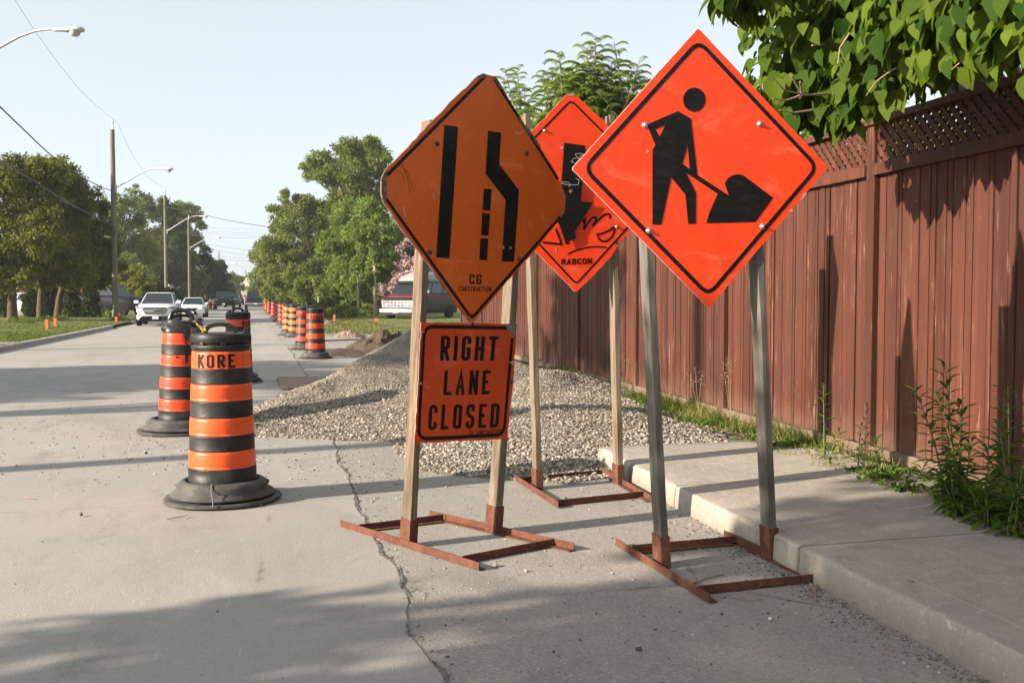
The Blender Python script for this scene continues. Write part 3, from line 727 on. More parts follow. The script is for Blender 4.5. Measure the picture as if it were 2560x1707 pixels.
# the verge, the crossing path and the dug-up ground on the right
nx, ny = 30, 60
gx, gy = np.meshgrid(np.linspace(0, 1, nx), np.linspace(0, 1, ny), indexing='ij')
p0, p1, p2, p3 = (3.2, 27.5), (13.5, 24.2), (14.5, 140), (2.4, 140)
X = (p0[0] * (1 - gx) + p1[0] * gx) * (1 - gy) + (p3[0] * (1 - gx) + p2[0] * gx) * gy
Y = (p0[1] * (1 - gx) + p1[1] * gx) * (1 - gy) + (p3[1] * (1 - gx) + p2[1] * gx) * gy
Z = 0.02 + 0.12 * np.clip(gx * 6, 0, 1) + fbm(X * .6, Y * .4, 21) * 0.10
X = X + np.vectorize(bend)(Y)
o = mesh_np('verge', np.stack([X, Y, Z], -1), grid_faces(nx, ny), M['verge'], smooth=True); o.matrix_world = ROAD_ROT; tag(o, kind='structure')
mb = MB(); mb.slab([G(800, 850, .05), G(905, 846, .05), G(1140, 836, .05), G(1145, 828, .05), G(960, 833, .05), G(850, 836, .05), G(805, 842, .05)], (0, 0, -.06))
tag(mb.build('crossing_path', M['conc']), kind='structure')

# ------------------------------------------------------------------ gravel heap
def heap_h(X, Y):
    ax, ay, bx, by = -1.22, 12.3, 0.35, 11.5
    dx, dy = bx - ax, by - ay; t = np.clip(((X - ax) * dx + (Y - ay) * dy) / (dx * dx + dy * dy), 0, 1)
    qx, qy = X - (ax + t * dx), Y - (ay + t * dy); d = np.hypot(qx, qy); th = np.arctan2(qy, qx)
    hgt = 0.90 * (1 - t) + 0.46 * t
    # reach in each direction: long towards the viewer, short to the left
    keys = np.array([-math.pi, -2.6, -2.1, -1.8, -1.57, -0.9, -0.3, 0.3, 1.2, 2.2, 2.9, math.pi]); val = np.array([1.6, 1.9, 3.3, 5.2, 5.6, 3.2, 1.8, 1.9, 2.6, 2.2, 1.6, 1.6])
    Rr = np.interp(th, keys, val) * (1 - 0.12 * t) * (1 + 0.14 * fbm(np.cos(th) * 2 + 5, np.sin(th) * 2 + 5, 4, 3))
    k = np.clip(1 - d / Rr, 0, 1)
    h = hgt * k ** 1.18
    h = h + (fbm(X * 1.1 + 3, Y * 1.1, 31, 3) * 0.22 + fbm(X * 4, Y * 4, 33, 3) * 0.05) * np.clip(h * 3, 0, 1)
    return h
nx, ny = 150, 190
gx, gy = np.meshgrid(np.linspace(-4.6, 4.0, nx), np.linspace(6.6, 16, ny), indexing='ij')
gz = heap_h(gx, gy); gz = np.where(gz > 0.004, gz, -0.03)
HEAP = thing('gravel_heap', 'heap of pale crushed gravel on the road beside the red fence', 'gravel heap', (-0.4, 11, 0))
o = mesh_np('heap_core', np.stack([gx + 0.4, gy - 11, gz], -1), grid_faces(nx, ny), M['gbase'], HEAP, smooth=True)
n = 165000
px = RNG.uniform(-4.4, 3.6, n); py = 6.6 + 9 * RNG.random(n) ** 1.25
ph = heap_h(px, py)
keep = (ph > 0.006) & (RNG.random(n) < np.clip(1.6 - (py - 7) * 0.10, 0.6, 1))
rt = toR((px, py)); keep &= rt[1] < 3.98
fine = fbm(px * .55 + 2, py * .55, 71, 3) + 0.35 * (ph - .30)
keep &= RNG.random(n) < np.where(fine > 0.12, 0.85, 1.0)
px, py, ph = px[keep], py[keep], ph[keep]
size = 0.009 + (0.007 + 0.023 * np.clip(1 - ph / .6, 0, 1)) * RNG.random(len(px)) ** 1.7; size = np.where(RNG.random(len(px)) < 0.01, size * 1.7, size)
o = stones('stones', np.stack([px + 0.4, py - 11, ph + size * 0.12], -1), size, RNG.random(len(px)), M['stone'], HEAP)
tag(o, kind='stuff')

# loose stones: thick round the toe of the heap, thin over the road and along the kerb
pos, siz = [], []
def scat(n, f, s0, s1, z=0.002):
    for i in range(n):
        s_, t_ = f(); p = R(s_, t_, z)
        if heap_h(np.array([p.x]), np.array([p.y]))[0] > 0.01: continue
        pos.append((p.x, p.y, p.z + (0.005 if t_ < seam(s_) else 0))); siz.append(s0 + (s1 - s0) * rnd.random() ** 3)
def near_toe():
    a = rnd.uniform(-3.3, 0.2); r = rnd.gauss(0.15, 0.33)
    ax, ay = -1.2 + 2.0 * rnd.random(), 11.9
    rr = np.interp(a, [-3.3, -2.75, -2.1, -1.57, -0.9, 0.2], [1.7, 2.2, 4.0, 4.45, 3.2, 2.2]) + abs(r) * 1.6
    return toR((ax + rr * math.cos(a), ay + rr * math.sin(a)))
scat(2600, near_toe, 0.006, 0.030)
scat(1500, lambda: (rnd.uniform(2.4, 8.2), 0.4 + 1.9 * rnd.random()), 0.004, 0.018)
scat(700, lambda: (rnd.uniform(2.4, 8.2), 2.26 - abs(rnd.gauss(0, 0.16))), 0.004, 0.022)
scat(420, lambda: (rnd.uniform(2.6, 12), rnd.uniform(-5, 0.4)), 0.004, 0.013)
scat(900, lambda: (rnd.uniform(7, 13), rnd.gauss(-2.2, 0.9)), 0.005, 0.022)
scat(350, lambda: ((lambda s_: (s_, seam(s_) + abs(rnd.gauss(0.02, 0.05))))(rnd.uniform(2.4, 9))), 0.006, 0.020)
o = stones('scattered_gravel', np.array(pos), np.array(siz), RNG.random(len(pos)), M['stone']); tag(o, kind='stuff')
# silt and rubbish against the kerb in the near corner
pos, siz, tn = [], [], []
for i in range(1700):
    s_ = rnd.uniform(2.0, 4.9); w_ = 0.10 + 0.12 * (1 + math.sin(s_ * 4.1)) * 0.5
    p = R(s_, 2.26 - abs(rnd.gauss(0, w_ * 0.55)), 0.001); pos.append(p); siz.append(0.004 + 0.016 * rnd.random() ** 3); tn.append(rnd.random())
o = stones('kerbside_debris', np.array(pos), np.array(siz), np.array(tn), simple('mixed_kerb_grit', (0.22, 0.20, 0.18), (0.09, 0.08, 0.07), 60, 0.9, tone=1.0)); tag(o, kind='stuff')
n = 170
ss_ = RNG.uniform(2.0, 5.4, n); tt_ = 2.25 - np.abs(RNG.normal(0, 0.10, n))
pp = np.array([R(a, b, 0.008 + 0.012 * rnd.random()) for a, b in zip(ss_, tt_)])
o = leaves('dead_leaf_litter', pp, RNG.normal(size=(n, 3)) * np.array([1, 1, .25]), np.array([0, 0, 1]) + RNG.normal(size=(n, 3)) * .4, 0.010 + 0.022 * RNG.random(n), 0.006 + 0.009 * RNG.random(n), RNG.random(n), M['deadleaf']); tag(o, kind='stuff')

# single stones big enough to point at
def rock(px, py, d, label, mat, z=0.0, Y=None, grp=None):
    p = AT(px, py, Y) if Y else G(px, py, z)
    o = stones('loose_stone', np.array([(0, 0, d * 0.25)]), np.array([d]), np.array([rnd.random()]), mat, flat=0.75)
    o.location = p if not Y else p - Vector((0, 0, d * 0.3)); return tag(o, label, 'stone', grp)
rock(1437, 1062, 0.11, 'rounded brown stone lying on the gravel slope behind the lane closed sign', M['reddirt'], Y=9.3)
rock(1926, 1550, 0.026, 'small white stone on the road in front of the worker sign frame', simple('white_stone', (.62, .58, .52)))
rock(1596, 1626, 0.030, 'small black stone on the road at the bottom of the photo', M['soil'])
rock(1238, 1416, 0.034, 'pale stone just off the right tip of the lane sign frame bar', M['stone'])
rock(1316, 1429, 0.024, 'small pale stone on the road between the two nearest sign frames', M['stone'])
rock(203, 1288, 0.028, 'small dark stone on the open lane left of the nearest drum', M['soil'], 0.012)
rock(365, 1134, 0.030, 'dark stone on the road left of the nearest drum below the shadow', M['soil'], 0.012)
rock(1683, 1577, 0.020, 'tiny grey stone on the road right of the black one', M['stone'])
rock(651, 1262, 0.018, 'white pebble beside the base of the nearest drum', simple('pale_pebble', (.58, .54, .46)), 0.012)
rock(2276, 1457, 0.03, 'grey stone lying on the pavement near its kerb', M['stone'], .145)

def twig(pts, r, label, z=0.004):
    mb = MB(); P = [G(a, b, z + (0.006 if 0 < i < len(pts) - 1 else 0)) for i, (a, b) in enumerate(pts)]
    mb.tube(P, [r, r * .8, r * .5][:len(P)] if len(P) <= 3 else r, 6)
    c = P[0]; o = mb.build('twig', M['twig'], shift=c); o.location = c; tag(o, label, 'twig')
twig([(1725, 1460), (1765, 1445), (1810, 1434)], 0.004, 'dark curved twig inside the frame of the worker sign')
twig([(2040, 1503), (2038, 1480), (2044, 1456)], 0.005, 'short thick twig at the front corner of the worker sign frame')
twig([(417, 1297), (450, 1292), (470, 1287)], 0.003, 'thin forked twig on the lane below the nearest drum', 0.014)
twig([(1830, 1492), (1870, 1500), (1905, 1497)], 0.0025, 'thin straw on the road in front of the worker sign frame')
twig([(2095, 1472), (2120, 1495), (2150, 1501)], 0.003, 'bent twig leaning at the kerb by the worker sign frame')
twig([(60, 1242), (75, 1243), (82, 1246)], 0.003, 'pale straw on the open lane at the left', 0.014)

# steel road plate and cut pieces of the dig
mb = MB(); a = [G(693, 944, .03), G(838, 943, .03), G(880, 968, .03), G(703, 971, .03)]
mb.slab([(p.x, p.y, .045) for p in a], (0, 0, -0.03)); c = a[0]
o = mb.build('steel_road_plate', M['plate'], shift=c, bevel=0.006); o.location = c; tag(o, 'flat rusty brown steel plate lying on the road left of the gravel', 'steel plate')
def mound(name, label, cat, px, py, rx, ry, h, mat, seed, lumps, grass=0):
    c = G(px, py); nx = ny = 46
    gx, gy = np.meshgrid(np.linspace(-1.15, 1.15, nx), np.linspace(-1.15, 1.15, ny), indexing='ij')
    k = np.clip(1 - np.hypot(gx, gy) * (1 + 0.5 * fbm(gx * 2 + 9, gy * 2, seed)), 0, 1)
    z = h * (k ** 0.8) * (1 + lumps * fbm(gx * 3, gy * 3, seed + 3, 4) * 2.4); z = np.where(k > 0.02, z, -0.03)
    t = thing(name, label, cat, c)
    mesh_np('earth', np.stack([gx * rx, gy * ry, z], -1), grid_faces(nx, ny), mat, t, smooth=False)
    n = 130; a = RNG.uniform(-1, 1, n); b = RNG.uniform(-1, 1, n); kk = np.clip(1 - np.hypot(a, b), 0, 1)
    tag(stones('clods', np.stack([a * rx, b * ry, h * 0.8 * kk ** .8], -1), h * (0.08 + 0.25 * RNG.random(n) ** 2), RNG.random(n), mat, t), kind='stuff')
    if grass:
        a = RNG.uniform(-.8, .8, grass); b = RNG.uniform(-.8, .8, grass); kk = np.clip(1 - np.hypot(a, b), 0, 1)
        tag(leaves('grass', np.stack([a * rx, b * ry, h * 0.8 * kk ** .8], -1), RNG.normal(size=(grass, 3)) * .6 + np.array([0, 0, .8]), RNG.normal(size=(grass, 3)), 0.06 + .08 * RNG.random(grass), .012, RNG.random(grass), M['gr_green'], t, 'blade'), kind='stuff')
mound('earth_mound', 'mound of dark dug earth with tufts of grass behind the gravel heap', 'earth mound', 958, 880, 1.05, 1.1, 0.42, M['soil'], 51, 0.9, 500)
mound('earth_mound', 'low spread of dark soil and stones right of the nearest drums of the row', 'earth mound', 880, 884, 1.0, 1.3, 0.13, M['soil'], 57, 0.7)
mound('earth_mound', 'small reddish dirt pile on the pale crossing path', 'earth mound', 872, 846, 0.62, 0.9, 0.28, M['reddirt'], 61, 0.5, 60)
mound('earth_mound', 'patch of loose brown dirt at the front edge of the grass verge', 'earth mound', 818, 815, 0.7, 2.2, 0.25, M['reddirt'], 67, 0.5, 90)

# ================================================================== FENCE (street coordinates: x across, y along)
FT = 4.02
FENCE = thing('wooden_fence', 'tall red-brown board fence with lattice top along the pavement', 'fence', R(0, FT), ANG)
def clip_poly(P, s0, s1):
    for side, lim in ((1, s0), (-1, s1)):
        out = []
        for i in range(len(P)):
            a, b = P[i], P[(i + 1) % len(P)]; da, db = side * (a[0] - lim), side * (b[0] - lim)
            if da >= 0: out.append(a)
            if da * db < 0: t = da / (da - db); out.append((a[0] + t * (b[0] - a[0]), a[1] + t * (b[1] - a[1])))
        P = out
        if not P: break
    return P
bays = [-1.0, 1.45, 3.9, 6.35, 8.8, 11.25, 13.7, 16.15, 18.6, 21.05, 23.6]
for i in range(len(bays) - 1):
    s0, s1 = bays[i] + 0.05, bays[i + 1] - 0.05
    z0, zr, z1, zc = 0.235, 2.125, 2.205, 2.475
    mb = MB(); y = s0 + 0.002
    while y < s1 - 0.03:
        w = min(rnd.uniform(0.165, 0.215), s1 - y); dz = rnd.uniform(-.012, .006); t = rnd.random()
        g = 0.013 if rnd.random() > 0.2 else 0.018
        # recessed board with a slightly proud one laid over one side of it
        d = rnd.uniform(-.004, .004)
        mb.hexa([(d, y, z0 + dz), (d + .018, y, z0 + dz), (d + .018, y + w - g, z0 + dz), (d, y + w - g, z0 + dz), (d, y, zr), (d + .018, y, zr), (d + .018, y + w - g, zr), (d, y + w - g, zr)], 0, t)
        b0 = y - 0.010; b0 = y + rnd.uniform(.03, .06); b1 = b0 + rnd.uniform(0.05, 0.085); e = rnd.uniform(.003, .007); t2 = min(1, max(0, t + rnd.uniform(-.12, .12)))
        if b1 < y + w - g - .01 and rnd.random() < 0.85:
            mb.hexa([(d - e, b0, z0 + dz), (d - .001, b0, z0 + dz), (d - .001, b1, z0 + dz), (d - e, b1, z0 + dz), (d - e, b0, zr - .002), (d - .001, b0, zr - .002), (d - .001, b1, zr - .002), (d - e, b1, zr - .002)], 0, t2)
        y += w
    mb.box((.052, (s0 + s1) / 2, .55), (.04, s1 - s0, .09)); mb.box((.052, (s0 + s1) / 2, 1.75), (.04, s1 - s0, .09))
    mb.build('board_panel', M['fence'], FENCE)
    mb = MB()
    mb.box((-0.022, (s0 + s1) / 2, 0.205 - 0.012), (0.05, s1 - s0, 0.075), 0, None, rnd.random()); mb.box((-0.006, (s0 + s1) / 2, 0.085), (0.035, s1 - s0, 0.138), 0, None, rnd.random())
    mb.build('kickboard', M['oldwood'], FENCE)
    mb = MB(); mb.box((-0.012, (s0 + s1) / 2, (zr + z1) / 2), (0.075, s1 - s0, z1 - zr), 0, None, rnd.random()); mb.build('rail', M['fence'], FENCE)
    mb = MB(); mb.box((0.0, (s0 + s1) / 2 + .003, zc + 0.022), (0.115, s1 - s0 + 0.10 if i < len(bays) - 2 else s1 - s0, 0.044), 0, None, rnd.random()); mb.build('cap_rail', M['fence'], FENCE)
    mb = MB(); Hh = zc - z1
    for layer, sgn in ((0, 1), (1, -1)):
        c = s0 - Hh - 0.1
        while c < s1 + Hh:
            w = 0.052
            P = [(c, z1), (c + w, z1), (c + w + sgn * Hh, zc), (c + sgn * Hh, zc)]
            P = clip_poly(P, s0, s1)
            if len(P) > 2:
                x = -0.012 + 0.010 * layer
                Q = [(x, a, b) for a, b in P]
                mb.slab(Q if True else Q, (0.009, 0, 0), 0, None, rnd.random())
            c += 0.083
    mb.build('lattice', M['fence'], FENCE)
for s_ in bays:
    mb = MB(); mb.box((0.012, s_, 1.21), (0.095, 0.098, 2.52), 0, None, rnd.random() * .5)
    mb.build('post', M['fence'], FENCE, bevel=0.004)

# ================================================================== SIGNS
class Face:
    """the upright plane of one road sign; local axes: x along the board, -y out of its face, z up"""
    def __init__(s, bl, br, theta, proud):
        a, b = G(*bl), G(*br); m = (a + b) / 2
        s.th = theta; s.u = Vector((math.cos(theta), math.sin(theta), 0)); s.n = Vector((math.sin(theta), -math.cos(theta), 0))
        s.p = m + s.n * proud; s.p.z = 0; s.proud = proud
    def loc(s, p): d = p - s.p; return Vector((d.dot(s.u), -d.dot(s.n), d.z))
    def hit(s, px, py, off=0.0):
        d = ray(px, py); q = s.p + s.n * off
        k = (q - CAM).dot(s.n) / d.dot(s.n); return s.loc(CAM + d * k)
    def g(s, px, py): return s.loc(G(px, py))
def rough_edge(P, amp, step=0.03, seed=1):
    out = []; r = random.Random(seed)
    for i in range(len(P)):
        a, b = P[i], P[(i + 1) % len(P)]; L = (b - a).length; n = max(1, int(L / step)); nn = Vector((-(b - a).z, 0, (b - a).x)).normalized()
        for k in range(n):
            j = (r.random() - 0.5) * amp * (2.6 if r.random() < .06 else 1)
            out.append(a.lerp(b, k / n) + (nn * j if k else Vector((0, 0, 0))))
    return out
def inset(P, d):
    n = len(P); out = []
    cx = sum((p for p in P), Vector((0, 0, 0))) / n
    for i in range(n):
        a, b, c = P[i - 1], P[i], P[(i + 1) % n]
        def ln(p, q):
            v = (q - p).normalized(); m = Vector((-v.z, 0, v.x))
            if m.dot(cx - p) < 0: m = -m
            return p + m * d, v
        (p1, v1), (p2, v2) = ln(a, b), ln(b, c)
        den = v1.x * v2.z - v1.z * v2.x; w = p2 - p1; k = (w.x * v2.z - w.z * v2.x) / den
        out.append(p1 + v1 * k)
    return out
def ink(mb, pts, lift=0.0015, m=0): mb.add([(p.x, p.y - lift, p.z) for p in pts], [tuple(range(len(pts)))], m)
def border(face_pts, d, w, r, mat, parent, lift=0.0012, gaps=()):
    P = inset(face_pts, d + w / 2); path = roundpath([(p.x, p.z) for p in P], r, True, 6)
    mb = MB(); y = face_pts[0].y
    for q in ribbon(path, w, True): mb.add([(a.x, y - lift, a.y) for a in q], [(0, 1, 2, 3)])
    return mb.build('border', mat, parent)
def lettering(fc, txt, quad, mat, parent, w=0.36, s=0.17, gap=0.2, lift=0.0014, name='lettering'):
    TL, TR, BR, BL = [Vector(q) for q in quad]; mb = MB()
    for q, k in text_quads(txt, w, s, gap):
        P = []
        for (u, v) in q:
            p = (BL * (1 - u) + BR * u) * (1 - v) + (TL * (1 - u) + TR * u) * v
            P.append(fc.hit(p.x, p.y))
        ink(mb, P, lift + 0.0002 * k)
    return mb.build(name, mat, parent)
def zoomf(x0, y0, k): return lambda pts: [(x0 + a * k, y0 + b * k) for a, b in pts]
def bolt(fc, px, py, r, mat, parent, washer=None):
    p = fc.hit(px, py); mb = MB()
    if washer: mb.lathe([(washer, 0), (washer, .0025), (washer * .8, .0035)], 16)
    mb.lathe([(r, 0.002), (r, .006), (r * .8, .0095), (r * .3, .011)], 12 if washer else 10)
    v = [(p.x + a, p.y - c, p.z + b) for a, b, c in mb.v]; mb.v = v
    return mb.build('bolt', mat, parent)
def angle_iron(a, b, parent, name, flip=1, hgt=0.042):
    """an L of steel lying on the road: upright flange on the line a-b, flat flange to one side"""
    a, b = Vector((a.x, a.y, 0)), Vector((b.x, b.y, 0)); d = (b - a).normalized(); s = Vector((-d.y, d.x, 0)) * flip
    z = 0.004; mb = MB(); t = 0.005
    mb.hexa([a + Vector((0, 0, z)), b + Vector((0, 0, z)), b + s * t + Vector((0, 0, z)), a + s * t + Vector((0, 0, z)), a + Vector((0, 0, hgt)), b + Vector((0, 0, hgt)), b + s * t + Vector((0, 0, hgt)), a + s * t + Vector((0, 0, hgt))])
    a2, b2 = a + s * (t + .0005), b + s * (t + .0005)
    mb.hexa([a2 + Vector((0, 0, z)), b2 + Vector((0, 0, z)), b2 + s * .035 + Vector((0, 0, z)), a2 + s * .035 + Vector((0, 0, z)), a2 + Vector((0, 0, z + t)), b2 + Vector((0, 0, z + t)), b2 + s * .035 + Vector((0, 0, z + t)), a2 + s * .035 + Vector((0, 0, z + t))])
    return mb.build(name, M['rust'], parent, bevel=0.001)
def sign_post(fc, b, t, mat, parent, deep=0.089, wide=0.038, sock=0.14, seed=0):
    """weathered two-by-four standing in a rusty socket; b and t are its foot and top in the photo"""
    off = -fc.proud; r = random.Random(seed)
    lo, hi = fc.hit(b[0], b[1], off), fc.hit(t[0], t[1], off); lo.z = 0.012
    n = 14; mb = MB(); ring = []
    for k in range(n + 1):
        c = lo.lerp(hi, k / n); j = [r.uniform(-.0012, .0012) for _ in range(8)]; w, d = wide / 2, deep / 2
        c = c + Vector((r.uniform(-.0015, .0015), 0, 0))
        ring.append([(c.x - w + j[0], c.y - d + j[1], c.z), (c.x + w + j[2], c.y - d + j[3], c.z), (c.x + w + j[4], c.y + d + j[5], c.z), (c.x - w + j[6], c.y + d + j[7], c.z)])
    flat = [p for q in ring for p in q]
    fs = [(4 * k + e, 4 * k + (e + 1) % 4, 4 * k + 4 + (e + 1) % 4, 4 * k + 4 + e) for k in range(n) for e in range(4)] + [(3, 2, 1, 0), (4 * n, 4 * n + 1, 4 * n + 2, 4 * n + 3)]
    mb.add(flat, fs); mb.build('post', mat, parent, bevel=0.003)
    mb = MB(); d = (hi - lo).normalized(); W, D = wide / 2 + .006, deep / 2 + .006
    def rg(z, w, dd): c = lo + d * ((z - lo.z) / d.z); return [(c.x - w, c.y - dd, z), (c.x + w, c.y - dd, z), (c.x + w, c.y + dd, z), (c.x - w, c.y + dd, z)]
    o0, o1, i1, i0 = rg(.006, W, D), rg(sock, W, D), rg(sock, W - .004, D - .004), rg(.03, W - .004, D - .004)
    mb.add(o0 + o1 + i1 + i0, [(e, (e + 1) % 4, 4 + (e + 1) % 4, 4 + e) for e in range(4)] + [(4 + e, 4 + (e + 1) % 4, 8 + (e + 1) % 4, 8 + e) for e in range(4)] + [(8 + e, 8 + (e + 1) % 4, 12 + (e + 1) % 4, 12 + e) for e in range(4)])
    mb.build('socket', M['rust'], parent, bevel=0.002)
def board(fc, pts, thick, mats, parent, name='sign_board', amp=0.003, seed=1):
    P = rough_edge(pts, amp, 0.03, seed); mb = MB(); mb.slab(P, (0, thick, 0), 0, 1)
    return mb.build(name, mats, parent)

# ---- sign 1: narrow lane diamond over RIGHT LANE CLOSED
TH1 = math.radians(35); T1 = 0.014
f1 = Face((1021, 1360), (1234, 1336), TH1, 0.0445 + T1 + .002)
S1 = thing('road_sign', 'dull orange narrowing lane diamond above a red RIGHT LANE CLOSED board', 'road sign', f1.p, TH1, 'construction signs on timber stands')
z1 = zoomf(900, 140, 0.44650)
hull = z1([(660, 112), (690, 99), (712, 106), (757, 116), (775, 140), (880, 325), (960, 432), (1100, 660), (1152, 788), (1143, 880), (1000, 1065), (860, 1222), (632, 1492), (620, 1490), (545, 1400), (380, 1160), (240, 980), (170, 870), (133, 822), (120, 770), (121, 690), (142, 640), (210, 575), (420, 350)])
P1 = [f1.hit(*p) for p in hull]
board(f1, P1, T1, [M['sign_a'], M['ply']], S1, amp=0.006, seed=3)
line = []
b1 = MB()
for a, b in (((152, 668), (697, 118)), ((752, 132), (1108, 690)), ((1122, 900), (640, 1452)), ((612, 1452), (146, 800))):
    pa, pb = [f1.hit(*q) for q in z1([a, b])]
    for q in ribbon([(pa.x, pa.z), (pb.x, pb.z)], 0.017): b1.add([(c.x, pa.y - .0012, c.y) for c in q], [(0, 1, 2, 3)])
for q in ribbon(roundpath([(f1.hit(*p).x, f1.hit(*p).z) for p in z1([(615, 1450), (627, 1463), (640, 1450)])], .03), 0.017): b1.add([(c.x, P1[0].y - .0014, c.y) for c in q], [(0, 1, 2, 3)])
b1.build('border', M['ink'], S1)
mb = MB()
for poly in ([(472, 388), (549, 397), (500, 1134), (426, 1128)], [(716, 420), (790, 430), (779, 607), (890, 752), (862, 1152), (793, 1150), (814, 805), (702, 660)],
             [(693, 744), (737, 746), (729, 866), (685, 863)], [(683, 880), (727, 883), (719, 1006), (677, 1003)], [(674, 1020), (717, 1022), (711, 1144), (667, 1141)]):
    ink(mb, [f1.hit(*p) for p in z1(poly)])
mb.build('symbol', M['ink'], S1)
lettering(f1, 'CG', z1([(612, 1221), (681, 1225), (679, 1280), (611, 1276)]), M['inkworn'], S1, 0.40, 0.20, 0.22)
lettering(f1, 'CONSTRUCTION', z1([(552, 1287), (736, 1292), (734, 1320), (551, 1314)]), M['inkworn'], S1, 0.36, 0.16, 0.2)
for q in z1([(432, 492), (933, 547), (390, 1100), (890, 1137)]): bolt(f1, *q, .010, M['boltd'], S1, .013)
for q in ([(862, 418), (882, 432), (920, 418), (912, 428), (880, 440), (868, 432)], [(238, 838), (248, 850), (256, 900), (250, 905), (242, 870)], [(352, 934), (362, 938), (358, 946), (350, 942)], [(200, 823), (210, 826), (206, 834)],
          [(800, 1060), (810, 1070), (804, 1082), (797, 1075)], [(836, 1070), (850, 1066), (846, 1080), (838, 1082)], [(408, 768), (414, 768), (416, 800), (410, 800)]):
    b1 = MB(); ink(b1, [f1.hit(*p) for p in z1(q)], .002); b1.build('torn_patch', M['edge_w'], S1)
for q in ([(752, 112), (776, 140), (803, 192), (784, 186), (764, 150), (744, 128)], [(883, 338), (962, 432), (1012, 508), (1002, 514), (952, 446), (902, 390)], [(120, 700), (136, 650), (152, 640), (146, 700), (150, 780), (138, 826), (122, 775)], [(655, 116), (690, 98), (712, 108), (700, 122), (660, 132)]):
    b1 = MB(); ink(b1, [f1.hit(*p) for p in z1(q)], .0024); b1.build('bare_edge', M['ply'], S1)
b1 = MB()
for p in ([(228, 608), (262, 648), (285, 700), (295, 745)], [(240, 620), (268, 690), (282, 776)], [(206, 640), (238, 660), (246, 700)]):
    for q in ribbon([(f1.hit(*k).x, f1.hit(*k).z) for k in z1(p)], .0022): b1.add([(c.x, P1[0].y - .0016, c.y) for c in q], [(0, 1, 2, 3)])
b1.build('scratch', M['boltd'], S1)
z3 = zoomf(1000, 760, 0.2551)
tabp = [f1.hit(*p) for p in z3([(205, 177), (1144, 195), (1135, 400), (1108, 800), (1046, 1318), (139, 1366), (185, 620)])]
tb = board(f1, tabp, 0.004, [M['sign_t'], M['edge_w']], S1, 'tab_board', 0.004, 9)
quadp = [f1.hit(*p) for p in z3([(205, 177), (1144, 195), (1046, 1318), (139, 1366)])]
P = inset(quadp, 0.022); path = roundpath([(p.x, p.z) for p in P], 0.055, True, 6); mb = MB()
mid = [f1.hit(*q) for q in z3([(1040, 232)])][0]
for q in ribbon(path, 0.018, True):
    c = sum((Vector((a.x, a.y)) for a in q), Vector((0, 0))) / 4
    if c.x > mid.x and c.y > f1.hit(*z3([(1120, 330)])[0]).z: continue
    mb.add([(a.x, quadp[0].y - .0012, a.y) for a in q], [(0, 1, 2, 3)])
mb.build('border', M['ink'], tb)
mb = MB(); ink(mb, [f1.hit(*p) for p in z3([(1000, 194), (1144, 196), (1130, 336), (1115, 318), (1092, 282), (1052, 256), (1040, 222)])], .0022); mb.build('bare_corner', M['alu'], tb)
for q in ([(1060, 570), (1090, 560), (1125, 552), (1122, 600), (1095, 585), (1075, 575)], [(215, 270), (240, 268), (238, 278), (216, 280)], [(150, 1205), (180, 1203), (178, 1210), (150, 1212)], [(985, 1300), (1000, 1305), (996, 1322), (984, 1320)]):
    mb = MB(); ink(mb, [f1.hit(*p) for p in z3(q)], .002); mb.build('torn_patch', M['edge_w'], tb)
lettering(f1, 'RIGHT', z3([(403, 310), (966, 316), (946, 552), (390, 554)]), M['ink'], tb, 0.235, 0.155, 0.17)
lettering(f1, 'LANE', z3([(437, 650), (890, 648), (876, 882), (422, 892)]), M['ink'], tb, 0.26, 0.155, 0.19)
lettering(f1, 'CLOSED', z3([(286, 988), (979, 972), (964, 1205), (272, 1234)]), M['ink'], tb, 0.245, 0.155, 0.185)
lettering(f1, 'CG CONSTRUCTION', z3([(677, 1241), (998, 1225), (995, 1268), (675, 1286)]), M['inkworn'], tb, 0.40, 0.17, 0.2)
for q in z3([(205, 780), (1082, 765), (712, 196)]): bolt(f1, *q, .006, M['boltd'], tb, .009)
sign_post(f1, (1021, 1360), (1071, 303), M['post_a'], S1, sock=0.145, seed=2)
sign_post(f1, (1234, 1336), (1297, 420), M['post_c'], S1, sock=0.15, seed=3)
angle_iron(f1.g(851, 1318), f1.g(1197, 1428), S1, 'rail', 1); angle_iron(f1.g(1076, 1293), f1.g(1436, 1377), S1, 'rail', -1)
angle_iron(f1.g(898, 1329), f1.g(1108, 1303), S1, 'cross_bar', -1); angle_iron(f1.g(1156, 1411), f1.g(1385, 1366), S1, 'cross_bar', 1)

